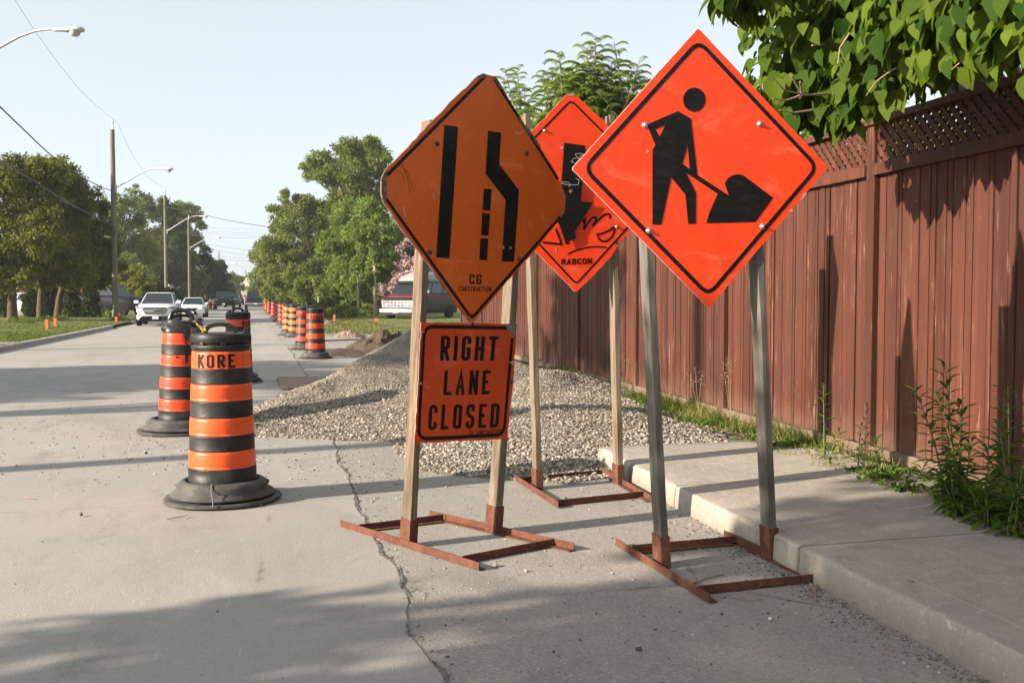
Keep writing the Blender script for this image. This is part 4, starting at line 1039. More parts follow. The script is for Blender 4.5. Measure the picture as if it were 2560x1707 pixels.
# ---- sign 2: digging worker
TH2 = math.radians(15.5); T2 = 0.011
f2 = Face((1655, 1416), (1925, 1394), TH2, 0.0445 + T2 + .002)
S2 = thing('road_sign', 'bright orange diamond with a black digging worker, nearest to the fence and camera', 'road sign', f2.p, TH2, 'construction signs on timber stands')
z2 = zoomf(1300, 50, 0.478125)
P2 = [f2.hit(*p) for p in z2([(932, 44), (1612, 770), (987, 1506), (271, 778)])]
corners = roundpath([(p.x, p.z) for p in P2], 0.012, True, 3)
board(f2, [Vector((a, P2[0].y, b)) for a, b in corners], T2, [M['sign_b'], M['edge_w']], S2, amp=0.0016, seed=5)
border(P2, 0.0325, 0.0195, 0.055, M['ink'], S2)
mb = MB()
hc = [(911 + 58.5 * math.cos(a * math.pi / 20), 418 + 63 * math.sin(a * math.pi / 20)) for a in range(40)]
for k, poly in enumerate((hc, [(826, 477), (893, 517), (877, 656), (848, 752), (868, 800), (920, 905), (918, 1065), (879, 1066), (864, 915), (790, 823), (738, 1070), (692, 1070), (692, 680), (707, 655), (729, 612), (760, 548)],
             [(826, 477), (762, 549), (700, 575), (690, 566), (664, 550), (680, 540)], [(664, 550), (704, 569), (730, 612), (708, 656)], [(893, 516), (927, 813), (888, 792), (876, 656)],
             [(847, 751), (926, 811), (1094, 921), (1078, 936), (1034, 910), (866, 799)],
             [(1034, 908), (1093, 923), (1070, 855), (1085, 830), (1110, 813), (1140, 807), (1165, 812), (1192, 832), (1322, 930), (1230, 1056), (974, 1063), (990, 1005)])):
    ink(mb, [f2.hit(*p) for p in z2(poly)], .0014 + .0002 * (k % 3))
mb.build('symbol', M['ink'], S2)
for q in z2([(653, 551), (1253, 545), (673, 1103), (1268, 1080)]): bolt(f2, *q, .0085, M['zinc'], S2, .0145)
mb = MB()
for q in ([(660, 688), (668, 682), (672, 690), (664, 696)], [(1478, 910), (1496, 902), (1484, 930), (1462, 945)], [(1405, 1000), (1420, 988), (1428, 998), (1412, 1004)], [(945, 745), (948, 745), (948, 756), (945, 756)], [(368, 760), (376, 764), (372, 768)]): ink(mb, [f2.hit(*p) for p in z2(q)], .002)
mb.build('chipped_patch', M['edge_w'], S2)
sign_post(f2, (1655, 1416), (1598, 255), M['post_b'], S2, sock=0.155, seed=12)
sign_post(f2, (1925, 1394), (1873, 262), M['post_b'], S2, sock=0.16, seed=13)
angle_iron(f2.g(1538, 1364), f2.g(1773, 1509), S2, 'rail', 1); angle_iron(f2.g(1811, 1344), f2.g(2095, 1473), S2, 'rail', -1)
angle_iron(f2.g(1580, 1382), f2.g(1838, 1359), S2, 'cross_bar', -1); angle_iron(f2.g(1745, 1488), f2.g(2048, 1456), S2, 'cross_bar', 1)

# ---- sign 3: black arrow, further back
TH3 = math.radians(16.5); T3 = 0.011
f3 = Face((1344, 1224), (1546, 1207), TH3, 0.0445 + T3 + .002)
S3 = thing('road_sign', 'scratched orange diamond with a black arrow plate, behind the other two signs', 'road sign', f3.p, TH3, 'construction signs on timber stands')
z4 = zoomf(1280, 200, 0.35714)
hull = [(1413, 240), (1421, 234), (1433, 234), (1443, 240), (1521, 316), (1600, 398), (1668, 470), (1664, 484), (1576, 578), (1560, 592), (1553, 606), (1540, 600), (1534, 606), (1546, 614), (1530, 640), (1480, 692), (1442, 730), (1436, 728), (1390, 680), (1338, 628), (1260, 545), (1198, 474), (1204, 462), (1290, 366), (1340, 318)]
P3 = [f3.hit(*p) for p in hull]
board(f3, P3, T3, [M['sign_c'], M['edge_w']], S3, amp=0.004, seed=7)
D3 = [f3.hit(*p) for p in ((1427, 230), (1672, 476), (1441, 732), (1194, 468))]
border(D3, 0.034, 0.012, 0.035, M['ink'], S3)
mb = MB()
arr = [f3.hit(*p, 0.016) for p in z4([(367, 440), (515, 460), (482, 850), (565, 858), (500, 970), (440, 1060), (448, 1108), (400, 1130), (378, 1150), (362, 1100), (335, 1020), (240, 838), (338, 846)])]
mb.slab(arr, (0, 0.004, 0)); ar = mb.build('arrow_plate', M['ink'], S3)
mb = MB()
for p in ((480, 840), (370, 480)): q = f3.hit(*z4([p])[0]); mb.tube([(q.x - .02, q.y, q.z), (q.x - .02, q.y - .0125, q.z)], .008, 8)
mb.build('spacer', M['zinc'], S3)
b = bolt(f3, *z4([(409, 783)])[0], .010, M['rust'], S3, .015); b.location.y = -0.016
mb = MB()
for p in ([(440, 520), (470, 555), (445, 585), (415, 575), (430, 550), (470, 545), (500, 520), (470, 515), (440, 520)], [(470, 560), (480, 530), (505, 525)], [(445, 690), (470, 700), (462, 735), (400, 735), (350, 728), (352, 714), (392, 716), (410, 735), (400, 748)]):
    for q in ribbon([(f3.hit(*k, .016).x, f3.hit(*k, .016).z) for k in z4(p)], .004): mb.add([(c.x, arr[0].y - .0015, c.y) for c in q], [(0, 1, 2, 3)])
mb.build('chalk_scribble', M['chalk'], ar)
for j, (p, w) in enumerate((([(490, 975), (505, 1000), (515, 960), (500, 1055), (530, 1000), (565, 962), (592, 962), (585, 990), (560, 1025), (600, 985), (640, 945), (670, 935), (688, 948), (684, 972)], .013),
             ([(590, 1078), (615, 1080), (690, 1050), (718, 1020), (715, 1062), (690, 1110), (650, 1135), (612, 1122), (594, 1080)], .012), ([(213, 1137), (280, 1142), (350, 1152)], .013), ([(306, 1042), (325, 1090), (346, 1148)], .014), ([(388, 1218), (450, 1190), (520, 1172), (600, 1166), (662, 1172)], .009), ([(372, 1085), (380, 1120), (388, 1150)], .02))):
    mb = MB()
    for q in ribbon(roundpath([(f3.hit(*k).x, f3.hit(*k).z) for k in z4(p)], .02), w): mb.add([(c.x, P3[0].y - .0016 - .0001 * j, c.y) for c in q], [(0, 1, 2, 3)])
    mb.build('graffiti_stroke', M['ink'], S3)
lettering(f3, 'RABCON', z4([(345, 1252), (559, 1246), (558, 1288), (345, 1295)]), M['ink'], S3, 0.56, 0.25, 0.17)
for q in ((1541, 567), (1361, 327)): bolt(f3, *q, .007, M['zinc'], S3, .011)
mb = MB()
for q in ([(220, 352), (238, 350), (240, 366), (224, 370)], [(380, 100), (430, 96), (440, 108), (400, 112)], [(730, 1090), (745, 1085), (742, 1104)], [(300, 1180), (310, 1176), (312, 1206), (306, 1206)]): ink(mb, [f3.hit(*p) for p in z4(q)], .002)
mb.build('chipped_patch', M['edge_w'], S3)
sign_post(f3, (1344, 1224), (1315, 287), M['post_c'], S3, sock=0.14, seed=22)
sign_post(f3, (1546, 1207), (1525, 290), M['post_c'], S3, sock=0.14, seed=23)
angle_iron(f3.g(1285, 1200), f3.g(1395, 1271), S3, 'rail', 1); angle_iron(f3.g(1500, 1179), f3.g(1630, 1255), S3, 'rail', -1)
angle_iron(f3.g(1300, 1208), f3.g(1505, 1188), S3, 'cross_bar', -1); angle_iron(f3.g(1388, 1267), f3.g(1608, 1244), S3, 'cross_bar', 1)

# ================================================================== DRUMS
def bodyr(z): return 0.206 - (z - 0.11) / (0.94 - 0.11) * 0.034
BANDZ = [(0.213, 0.322), (0.417, 0.527), (0.629, 0.733), (0.828, 0.935)]
def drum_proto(label, band, txt=None, taz=-90, tilt=None, detail=True, n=40):
    t = thing('traffic_drum', label, 'traffic drum', (0, 0, 0), 0, 'orange and black traffic drums')
    mb = MB(); pr = [(0.15, .04), (0.207, .06), (0.208, .205)]
    for a, b in BANDZ:
        pr += [(bodyr(a) + .004, a - .008), (bodyr(a) + .004, a - .003), (bodyr(a), a), (bodyr(b), b), (bodyr(b) + .003, b + .003), (bodyr(b) + .001, b + .008)]
    pr += [(.178, .950), (.180, .956), (.180, .972), (.168, .974), (.166, .990)]
    mb.lathe(pr, n); mb.build('body', M['rubber'], t)
    for a, b in BANDZ:
        mb = MB(); k = 6
        mb.lathe([(bodyr(a) - .002, a + .001), (bodyr(a) + .0025, a + .002)] + [(bodyr(a + (b - a) * i / k) + .0025 + .0016 * math.sin(math.pi * i / k), a + .002 + (b - a - .004) * i / k) for i in range(k + 1)] + [(bodyr(b) - .002, b - .001)], n)
        mb.f = mb.f[:-2]; mb.m = mb.m[:-2]; mb.sm = mb.sm[:-2]; mb.t = mb.t[:-2]
        mb.build('reflective_band', band, t)
    mb = MB()
    mb.lathe([(.176, .985), (.179, .990), (.179, 1.022), (.172, 1.040), (.14, 1.045), (.05, 1.043), (0.0, 1.043)], n)
    for s_ in (-1, 1):                                # lugs either side of the handle
        mb.box((s_ * .158, 0, 1.046), (.036, .05, .052)); mb.box((s_ * .16, 0.0, 1.008), (.046, .07, .04))
    for k in range(8):
        a = math.pi / 4 * k + .2; mb.box((.169 * math.cos(a), .169 * math.sin(a), .98), (.025, .03, .022), 0, Matrix.Rotation(a, 3, 'Z'))
    mb.build('lid', M['rubber'], t, bevel=.004)
    mb = MB(); prev = None
    for k in range(13):
        a = math.pi * k / 12; x, z = -.105 * math.cos(a), 1.035 + .073 * math.sin(a) ** .6; xi, zi = -.080 * math.cos(a), 1.035 + .048 * math.sin(a) ** .6
        cur = [(x, -.012, z), (x, .012, z), (xi, .012, zi), (xi, -.012, zi)]
        if prev: mb.hexa([prev[0], prev[1], prev[2], prev[3], cur[0], cur[1], cur[2], cur[3]])
        prev = cur
    mb.build('handle', M['rubber'], t, bevel=.002)
    for k, (r0, z0) in enumerate(((.350, 0.0), (.318, .03))):
        wv = (lambda a, z: 1 + .018 * math.sin(2 * a + 1) + .008 * math.sin(5 * a)) if k == 0 else (lambda a, z: 1 + .012 * math.sin(2 * a + 2.5))
        mb = MB()
        if k == 0: mb.lathe([(r0, .002), (r0 + .004, .012), (r0 - .004, .024), (r0 - .035, .022), (.20, .026)], n, warp=wv)
        else: mb.lathe([(r0 - .02, .031), (r0, .036), (r0 - .006, .052), (r0 - .05, .075), (.285, .102), (.245, .128), (.228, .132), (.214, .118), (.210, .06)], n, warp=wv)
        mb.build('base_ring', M['base'], t)
    if txt:
        mb = MB(); z0, z1 = .836, .918
        W = txt[1] / bodyr(.88)
        for q, k in text_quads(txt[0], *txt[2]):
            # split each stroke so that it follows the curve
            (a, b, c, d) = [Vector(x) for x in q]
            m = 3
            for i in range(m):
                P = []
                for e, f in ((a.lerp(b, i / m), 0), (a.lerp(b, (i + 1) / m), 0), (d.lerp(c, (i + 1) / m), 0), (d.lerp(c, i / m), 0)):
                    az = math.radians(taz) + (e.x - .5) * W; z = z0 + (z1 - z0) * e.y; r = bodyr(z) + .0055 + .0003 * k
                    P.append((r * math.cos(az), r * math.sin(az), z))
                mb.add(P, [(0, 1, 2, 3)])
        mb.build('lettering', M['inkworn'], t)
    return t
kore = drum_proto('nearest traffic drum lettered KORE, with a double rubber base', M['band'], ('KORE', 0.232, (0.36, 0.19, 0.22)), -95)
p = G(514, 1246, .012); p = G(557.5, 1246, .012); kore.location = p; kore.rotation_euler = (0, 0, math.radians(10))
mb = MB(); mb.tube([(-.02, -.352, .02), (-.02, -.345, .058), (-.035, -.30, .10), (-.04, -.235, .136)], .0035, 5)   # tie strap over the ring
for k in range(4): pass
mb.build('tie_strap', simple('grey_strap', (.16, .155, .145), None, rough=.8), kore)
mb = MB(); a = G(500, 1080)
mb.tube([(-.105, -.01, 1.068), (-.13, .0, 1.085), (-.148, .0, 1.105), (-.165, .005, 1.118), (-.150, -.01, 1.116)], [.007, .006, .005, .006, .003], 6)
mb.tube([(-.085, -.014, 1.062), (-.11, -.016, 1.068), (-.135, 0, 1.09)], .009, 6); mb.build('warning_tape', M['yellow'], kore)
d2 = drum_proto('squashed traffic drum with a torn black bag over its lid, behind the lettered one', M['band_r'], None)
d2.location = G(453, 1078, .012); d2.rotation_euler = (math.radians(1), math.radians(1.2), math.radians(20))
for ch in d2.children:
    if ch.name.startswith('base_ring'): ch.scale = (1.12, 1.0, 1.0)
mb = MB(); nn = 40; rows = []
for i in range(9):
    for k in range(nn):
        a = 2 * math.pi * k / nn; f = i / 8
        r = .186 + .006 * math.sin(7 * a + i) + .012 * math.sin(3 * a + 1) * f; z = .955 + .14 * f * (0.75 + .25 * math.sin(3 * a + 1.3)) + .010 * math.sin(9 * a + 2 * i)
        if i > 6: r *= (0.78 if i == 7 else 0.35); z -= 0.015 * (i - 6)
        rows.append((r * math.cos(a), r * math.sin(a), z))
mb.add(rows, [(i * nn + k, i * nn + (k + 1) % nn, (i + 1) * nn + (k + 1) % nn, (i + 1) * nn + k) for i in range(8) for k in range(nn)], 0, True)
for (az, l, w) in ((-80, .17, .03), (-74, .10, .05), (-86, .07, .03)):
    a = math.radians(az); P = []
    for k in range(6):
        z = .965 - l * k / 5; ww = w * (1 - k / 6) * (1 + .4 * math.sin(4 * k)); r = bodyr(z) + .010
        P.append([((r) * math.cos(a + s_ * ww / r), r * math.sin(a + s_ * ww / r), z) for s_ in (-.5, .5)])
    for k in range(5): mb.add([P[k][0], P[k][1], P[k + 1][1], P[k + 1][0]], [(0, 1, 2, 3)], 0, True)
mb.tube([(-.11, 0, 1.06), (-.09, 0, 1.125), (-.04, .0, 1.15), (.03, 0, 1.14), (.085, 0, 1.10), (.10, .0, 1.03)], [.02, .022, .024, .022, .022, .022], 8)
mb.build('torn_bag', M['bag'], d2)
mb = MB(); a = math.radians(-76); r = bodyr(.70) + .006
for (az, z, l, w) in ((-78, .733, .085, .03), (-104, .725, .02, .035), (-45, .733, .012, .05), (-83, .527, .012, .02)):
    b = math.radians(az); mb.add([(r * math.cos(b - w / r / 2), r * math.sin(b - w / r / 2), z), (r * math.cos(b + w / r / 2), r * math.sin(b + w / r / 2), z), (r * math.cos(b + w * .2 / r), r * math.sin(b + w * .2 / r), z - l), (r * math.cos(b - w * .3 / r), r * math.sin(b - w * .3 / r), z - l * .9)], [(0, 1, 2, 3)])
mb.build('torn_patch', M['rubber'], d2)
rab = drum_proto('nearest drum of the row on the right, lettered RABCON, beside the dug earth', M['band_r'], ('RABCON', 0.30, (0.44, 0.21, 0.19)), -62)
rab.location = G(789, 896); rab.rotation_euler = (0, 0, 0)
g_ = 'orange and black traffic drums'
dup(rab, G(597, 954, .012), math.radians(55), 'traffic drum standing alone on the lane behind the lettered one, handle end-on')
dup(rab, G(760, 874), math.radians(-14), 'second drum of the row, lettered and half hidden by the nearest')
lite = drum_proto('pale orange drum with a white-worn lid, third of the row from the front', M['band_l'], None); lite.location = G(737, 843)
dup(lite, G(721, 838), .4, 'narrow-looking pale orange drum, fourth of the row from the front')
far = [(718, 820, 'pale orange drum between the pale pair and the dark drums', lite), (706, 813, 'deep red-orange drum just left of the pale orange ones', rab), (697, 804.5, 'red-orange drum overlapped by the deep red-orange one', rab), (685, 796, 'drum in the middle of the row, with a wide gap to its left', rab)]
for x, y, lb, pr in far: dup(pr, G(x, y), rnd.uniform(0, 6), lb)
for x, y in ((674, 786), (667, 779.5), (664, 774.5), (659, 770), (655, 767), (652, 764)):
    dup(rnd.choice((rab, lite)), G(x, y), rnd.uniform(0, 6), 'small distant traffic drum at the far end of the row', g_ + ', far end of the row')
for o in bpy.data.objects:
    if o.get('label') == 'small distant traffic drum at the far end of the row': o['group'] = 'distant traffic drums'

# ================================================================== PLANTS BY THE FENCE
def FP(px, py, t):                                    # the ground point at street offset t under the photo column px (py only bounds the search)
    best = None
    for i in range(400):
        s_ = 2.5 + i * 0.06; p = R(s_, t, .16); x = CX + F * p.x / p.y
        if best is None or abs(x - px) < best[0]: best = (abs(x - px), p)
    return best[1]
def weed(px, t, h, nl, label, lean=(0, 0), L=0.11, W=0.02, mat='lf_weed', stems=1, name='tall_weed', droop=0.35, grp='weeds along the fence'):
    p = FP(px, 0, t); o = thing(name, label, 'weed', p, 0, grp)
    mb = MB(); pos, tip, nrm, ll = [], [], [], []
    for k in range(stems):
        hh = h * (1 if k == 0 else rnd.uniform(.55, .95)); lx, ly = lean[0] + rnd.uniform(-.12, .12) * (k > 0), lean[1] + rnd.uniform(-.12, .12) * (k > 0)
        bx, by = rnd.uniform(-.06, .06) * (k > 0), rnd.uniform(-.06, .06) * (k > 0)
        P = [Vector((bx + lx * f ** 1.5, by + ly * f ** 1.5, hh * f - .03)) for f in (0, .25, .5, .75, 1)]
        mb.tube(P, [.006, .005, .0045, .003, .002], 6)
        for i in range(nl):
            f = 0.06 + 0.94 * i / nl; q = P[min(3, int(f * 4))].lerp(P[min(4, int(f * 4) + 1)], f * 4 - int(f * 4))
            a = i * 2.4 + k + rnd.uniform(-.3, .3); up = 0.25 + 0.9 * f ** 2 - droop * (1 - f)
            pos.append(q); tip.append((math.cos(a), math.sin(a), up)); nrm.append((-.25 * math.cos(a), -.25 * math.sin(a), 1)); ll.append(L * (1 - 0.45 * f ** 3) * rnd.uniform(.7, 1.2) * (0.75 if f < .15 else 1))
    mb.build('stem', simple('weed_stem', (.10, .13, .04), None) if 'weed_stem' not in bpy.data.materials else bpy.data.materials['weed_stem'], o)
    n = len(pos); ll = np.array(ll)
    leaves('leaves', np.array(pos), np.array(tip), np.array(nrm), ll, W * ll / L, RNG.random(n), M[mat], o, 'lance')
    return o
weed(2062, 3.62, .56, 26, 'upright leafy weed with pointed bright leaves left of the thin plank shadow', (-.03, -.05), .10, .02)
weed(2072, 3.55, .26, 16, 'low bright weed at the foot of the upright one', (.05, -.06), .10, .022)
weed(2150, 3.66, .32, 16, 'small weed with a starry leaf crown casting a crisp shadow on the boards', (.0, -.04), .09, .018)
weed(2203, 3.50, .30, 18, 'weed drooping over the pavement edge under the narrow fence gap', (-.06, -.10), .13, .027, droop=.7)
weed(2285, 3.52, .20, 18, 'low broad weed lying on the pavement edge', (.06, -.08), .12, .03, droop=.6, stems=2)
weed(2392, 3.55, .80, 34, 'largest weed with many stems growing up the fence boards', (-.10, -.06), .135, .036, stems=4)
weed(2420, 3.42, .42, 24, 'bushy broad-leaved weed in front of the largest weed', (.02, -.04), .13, .042, stems=5, droop=.5)
weed(2535, 3.55, .70, 32, 'weed with narrow curling leaves at the right picture edge', (-.03, -.02), .15, .018, stems=4, droop=.7)
weed(2480, 3.36, .30, 20, 'low broad weed at the pavement edge near the right picture edge', (.0, -.05), .12, .036, stems=5, droop=.4)
weed(2560, 3.34, .34, 20, 'leafy weed cut by the right picture edge at pavement level', (.0, -.05), .12, .036, stems=5, droop=.4)
def grass_patch(name, n, f, h0, h1, w, mat, lean=.5, shape='blade', kind='stuff'):
    P = np.array([f() for _ in range(n)]); d = RNG.normal(size=(n, 3)) * lean; d[:, 2] = 1
    o = leaves(name, P, d, RNG.normal(size=(n, 3)) * np.array([1, 1, .2]), h0 + (h1 - h0) * RNG.random(n) ** 1.6, w, RNG.random(n), mat, None, shape)
    return tag(o, kind=kind)
def clump_f(s0, s1, t0, t1, k, sp=.05, z=.155):
    C = [(rnd.uniform(s0, s1), rnd.uniform(t0, t1)) for _ in range(k)]
    def f():
        a, b = rnd.choice(C); q = R(a + rnd.gauss(0, sp), min(3.98, b + rnd.gauss(0, sp)), z); return (q.x, q.y, q.z)
    return f
grass_patch('fence_grass', 4000, clump_f(6.0, 14.5, 3.66, 3.95, 52, .07), .04, .19, .006, M['gr_green'], .55)
grass_patch('fence_grass', 700, clump_f(5.6, 9.4, 3.6, 3.95, 40, .06), .05, .18, .006, M['gr_dry'], .45)
grass_patch('ground_cover_leaves', 2200, clump_f(6.6, 13.5, 3.5, 3.85, 70, .06, .16), .02, .05, .030, M['lf_weed'], 1.5, 'quad')
grass_patch('ground_cover_leaves', 900, clump_f(4.4, 5.9, 3.5, 3.85, 16, .06, .16), .02, .06, .03, M['lf_weed'], 1.5, 'quad')
grass_patch('dry_litter', 900, clump_f(4.4, 8.0, 3.42, 3.72, 60, .05, .15), .02, .07, .003, M['gr_dry'], 2.5)
def seedgrass(px, t, h, label):
    p = FP(px, 0, t); o = thing('seeding_grass', label, 'grass', p, 0, 'seeding grass along the fence'); mb = MB(); pos, tip = [], []
    for k in range(3):
        l = Vector((rnd.uniform(-.1, .1), rnd.uniform(-.06, .06), h * rnd.uniform(.75, 1)))
        P = [Vector((rnd.uniform(-.02, .02), 0, -.02)), l * .5 + Vector((0, 0, .03)), l]; mb.tube(P, [.0018, .0014, .0008], 4)
        for i in range(26):
            f = .62 + .38 * rnd.random(); q = l * f; pos.append((q.x + rnd.gauss(0, .02), q.y + rnd.gauss(0, .02), q.z)); tip.append((rnd.gauss(0, .5), rnd.gauss(0, .5), .8))
    mb.build('stalks', M['gr_seed'], o); n = len(pos)
    leaves('seed_heads', np.array(pos), np.array(tip), RNG.normal(size=(n, 3)), .018, .005, RNG.random(n), M['gr_seed'], o)
for px, t, h in ((1745, 3.8, .50), (1825, 3.75, .62), (1985, 3.7, .55), (1560, 3.8, .5)):
    seedgrass(px, t, h, 'thin dry grass with feathery seed heads in front of the fence boards')
for px, py, lb in ((1850, 1178, 'small green weed in the broken end of the pavement'), (1592, 1185, 'sprig growing at the corner of the pavement slab')): pass
for (a, b, lb) in ((1426, 1132, 'sprig of grass at the broken far corner of the pavement slab'), (1580, 1195, 'small green weed at the kerb foot behind the worker sign post'), (2262, 1533, 'small tuft of grass at the kerb foot near the pavement joint'), (2350, 1588, 'grass tuft at the kerb foot in the near right corner')):
    p = G(a, b); o = thing('weed_tuft', lb, 'weed', p, 0, 'weed tufts in the gutter'); n = 26
    leaves('blades', RNG.normal(size=(n, 3)) * np.array([.025, .025, 0]), RNG.normal(size=(n, 3)) * .6 + np.array([0, 0, .8]), RNG.normal(size=(n, 3)), .03 + .05 * RNG.random(n), .010, RNG.random(n), M['gr_green'], o, 'lance')

# ---- heart-leaved tree hanging over the fence
ct = thing('catalpa_tree', 'tree with large heart-shaped leaves overhanging the fence at the top right', 'tree', R(6.2, 5.6))
cp = [(2010, 120, 7.2, .42), (1985, 215, 7.0, .34), (2060, 265, 6.9, .20), (2090, 190, 6.9, .36), (2140, 90, 6.8, .5), (2150, 225, 6.7, .26), (2240, 110, 6.4, .42), (2235, 190, 6.4, .20), (2330, 30, 6.0, .42), (2335, 125, 6.0, .18),
      (2430, 40, 5.7, .38), (2520, 10, 5.3, .36), (2530, 95, 5.2, .16), (1960, 60, 7.3, .34), (2050, 20, 7.2, .44), (2180, 0, 6.9, .5), (2300, -80, 6.5, .55), (2450, -90, 6.0, .55), (2560, -80, 5.4, .5), (1850, 0, 6.6, .10), (1880, -40, 6.6, .25), (1815, -10, 6.6, .10), (1995, -60, 7.3, .4),
      (2110, 295, 6.7, .10), (1990, 272, 6.9, .15), (2420, 110, 5.7, .14), (2400, -200, 6.5, .7), (2200, -180, 7.0, .7), (2600, 60, 5.0, .3), (2620, -120, 5.2, .6),
      (1960, -260, 6.6, .5), (2110, -340, 6.6, .6), (2050, -480, 6.4, .5), (2250, -420, 6.4, .7)]
pos, tip, nrm, tn, sz = [], [], [], [], []
cp = [(a, b, Y * .86, r * .86) for a, b, Y, r in cp]
for (a, b, Y, r) in cp:
    c = AT(a, b, Y); k = int(120 * (r / .35) ** 1.8) + 12
    for i in range(k):
        d = Vector((rnd.gauss(0, 1), rnd.gauss(0, 1), rnd.gauss(0, 1))).normalized(); q = c + Vector((d.x, d.y, d.z * .85)) * r * rnd.random() ** .4
        pos.append(q - ct.location); out = Vector((d.x - .35, d.y - .45, d.z * .3))
        tip.append(Vector((d.x * .35 + rnd.gauss(0, .25), d.y * .35 + rnd.gauss(0, .25), -1.0 + rnd.gauss(0, .35))))
        nrm.append(out.normalized() + Vector((rnd.gauss(0, .35), rnd.gauss(0, .35), .55 + rnd.gauss(0, .3)))); tn.append(rnd.random()); sz.append(rnd.uniform(.055, .135) if rnd.random() < .8 else rnd.uniform(.12, .165))
sz = np.array(sz)
leaves('crown', np.array(pos), np.array(tip), np.array(nrm), sz, sz * .82, np.array(tn), M['lf_catalpa'], ct, 'heart', True)
mb = MB(); mb.tube([(0, 0, -.2), (0, 0, .6), (-.1, .1, 1.9), (-.25, .2, 3.0)], [.15, .12, .10, .08], 10)
for (a, b, Y, r) in cp[::2]:
    c = AT(a, b, Y) - ct.location; mb.tube([(-.15, .12, 2.3), Vector((-.2, .1, 2.8)).lerp(c, .55) + Vector((0, 0, .15)), c], [.05, .025, .008], 6)
mb.build('trunk', M['barkg'], ct)
mb = MB()
for (pts) in ([(2300, 150, 5.2), (2230, 175, 5.3), (2190, 205, 5.3), (2165, 240, 5.3)], [(2480, 120, 4.6), (2420, 140, 4.8), (2380, 175, 4.8)], [(2140, 60, 5.6), (2100, 120, 5.6), (2095, 160, 5.5)], [(2075, 235, 5.7), (2010, 238, 5.6), (1960, 225, 5.55), (1930, 192, 5.5)], [(2010, 238, 5.62), (1992, 215, 5.58), (1978, 190, 5.54)], [(2000, 240, 5.62), (1965, 252, 5.58), (1932, 247, 5.54)], [(2005, 236, 5.62), (2000, 205, 5.54)], [(2030, 276, 5.62), (1985, 282, 5.58), (1950, 276, 5.54)], [(2060, 112, 5.71), (2030, 114, 5.62)]):
    mb = MB(); mb.tube([AT(*q) - ct.location for q in pts], [.007, .005, .004, .003][:len(pts)], 5); mb.build('bare_twig', M['twig'], ct)

# ---- compound-leaved saplings behind the fence
def walnut(label, stems, Y, base_px, n_low, seed):
    r = random.Random(seed); b = AT(base_px, 742, Y); t = thing('walnut_tree', label, 'tree', (b.x, b.y, 0), 0, 'feathery trees behind the fence')
    pos, tip, nrm, L, tn = [], [], [], [], []; mb = MB()
    for (x0, y0, x1, y1, k) in stems:
        lo, hi = AT(x0, y0, Y) - t.location, AT(x1, y1, Y + r.uniform(-.6, .6)) - t.location
        mb.tube([(0, 0, -.2), lo * .6 + Vector((0, 0, .1)), lo, lo.lerp(hi, .5) + Vector((.05, 0, 0)), hi], [.09, .06, .04, .02, .006], 7)
        for i in range(k):
            f = (i / k) ** .8; q = lo.lerp(hi, f); a = i * 2.4 + r.uniform(-.4, .4); ln = (.66 - .36 * f) * r.uniform(.8, 1.2); up = .25 + .7 * f
            d0 = Vector((math.cos(a), math.sin(a), up)).normalized(); prev = q; m = 11; tone0 = r.random()
            side = d0.cross(Vector((0, 0, 1))).normalized(); pts = [q]
            for j in range(1, m + 1):
                g = j / m; dd = (d0 + Vector((0, 0, -1.25 * g * g - .1))).normalized(); prev = prev + dd * ln / m; pts.append(prev)
                for sd in (-1, 1):
                    pos.append(prev); tip.append(side * sd * .8 + dd * .35 + Vector((0, 0, -.55))); nrm.append(Vector((0, 0, 1)) + side * sd * .3); L.append(ln * .29 * (1 - .35 * abs(g - .5) * 2)); tn.append(min(1, max(0, tone0 * .6 + r.random() * .4)))
            mb.tube(pts[::3], .002, 4, caps=False)
    mb.build('trunk', M['barkg'], t); L = np.array(L)
    leaves('crown', np.array(pos), np.array(tip), np.array(nrm), L, L * .46, np.array(tn), M['lf_walnut'], t, 'quad')
    return t
walnut('taller feathery tree behind the fence between the two orange diamonds', [(1470, 330, 1490, 88, 34), (1440, 330, 1500, 170, 26), (1400, 330, 1398, 130, 26), (1530, 340, 1600, 150, 24), (1560, 340, 1535, 105, 22), (1350, 360, 1370, 190, 22), (1500, 380, 1560, 210, 22), (1590, 330, 1625, 195, 18), (1450, 420, 1470, 250, 24), (1420, 420, 1400, 260, 20), (1480, 300, 1465, 120, 26), (1510, 300, 1530, 150, 26), (1440, 300, 1430, 170, 24), (1390, 300, 1375, 170, 20), (1560, 300, 1590, 180, 20), (1500, 300, 1500, 200, 24), (1460, 330, 1440, 220, 22), (1540, 330, 1560, 250, 22)], 19.5, 1470, 0, 3)
walnut('smaller feathery tree just right of the lane sign top', [(1290, 330, 1262, 172, 22), (1300, 330, 1292, 170, 24), (1310, 360, 1310, 220, 20), (1280, 380, 1270, 250, 18), (1320, 400, 1335, 300, 18)], 25.0, 1305, 0, 4)
def shrub(name, label, px, py, Y, r, n, L, mat, cl, grp=None, cat='shrub', **kw):
    b = AT(px, py, Y); b.z = .0
    return tree(name, label, cat, b, pxclumps(cl, Y, .05), n, L, M[mat], M['bark'], .04, .2, grp, **kw)
shrub('leafy_shrub', 'bright yellow-green bush behind the fence under the feathery trees', 1450, 700, 20.5, 1, 11000, .12, 'lf_fresh', [(1330, 330, 55), (1400, 300, 60), (1380, 380, 70), (1480, 330, 60), (1550, 310, 50), (1300, 390, 50), (1610, 300, 50), (1640, 240, 40), (1460, 400, 80), (1560, 400, 80), (1650, 330, 60), (1720, 380, 60), (1330, 470, 70), (1420, 480, 80), (1500, 480, 80), (1580, 470, 70), (1380, 420, 60), (1540, 420, 60), (1470, 250, 46), (1420, 210, 36), (1520, 230, 40)])
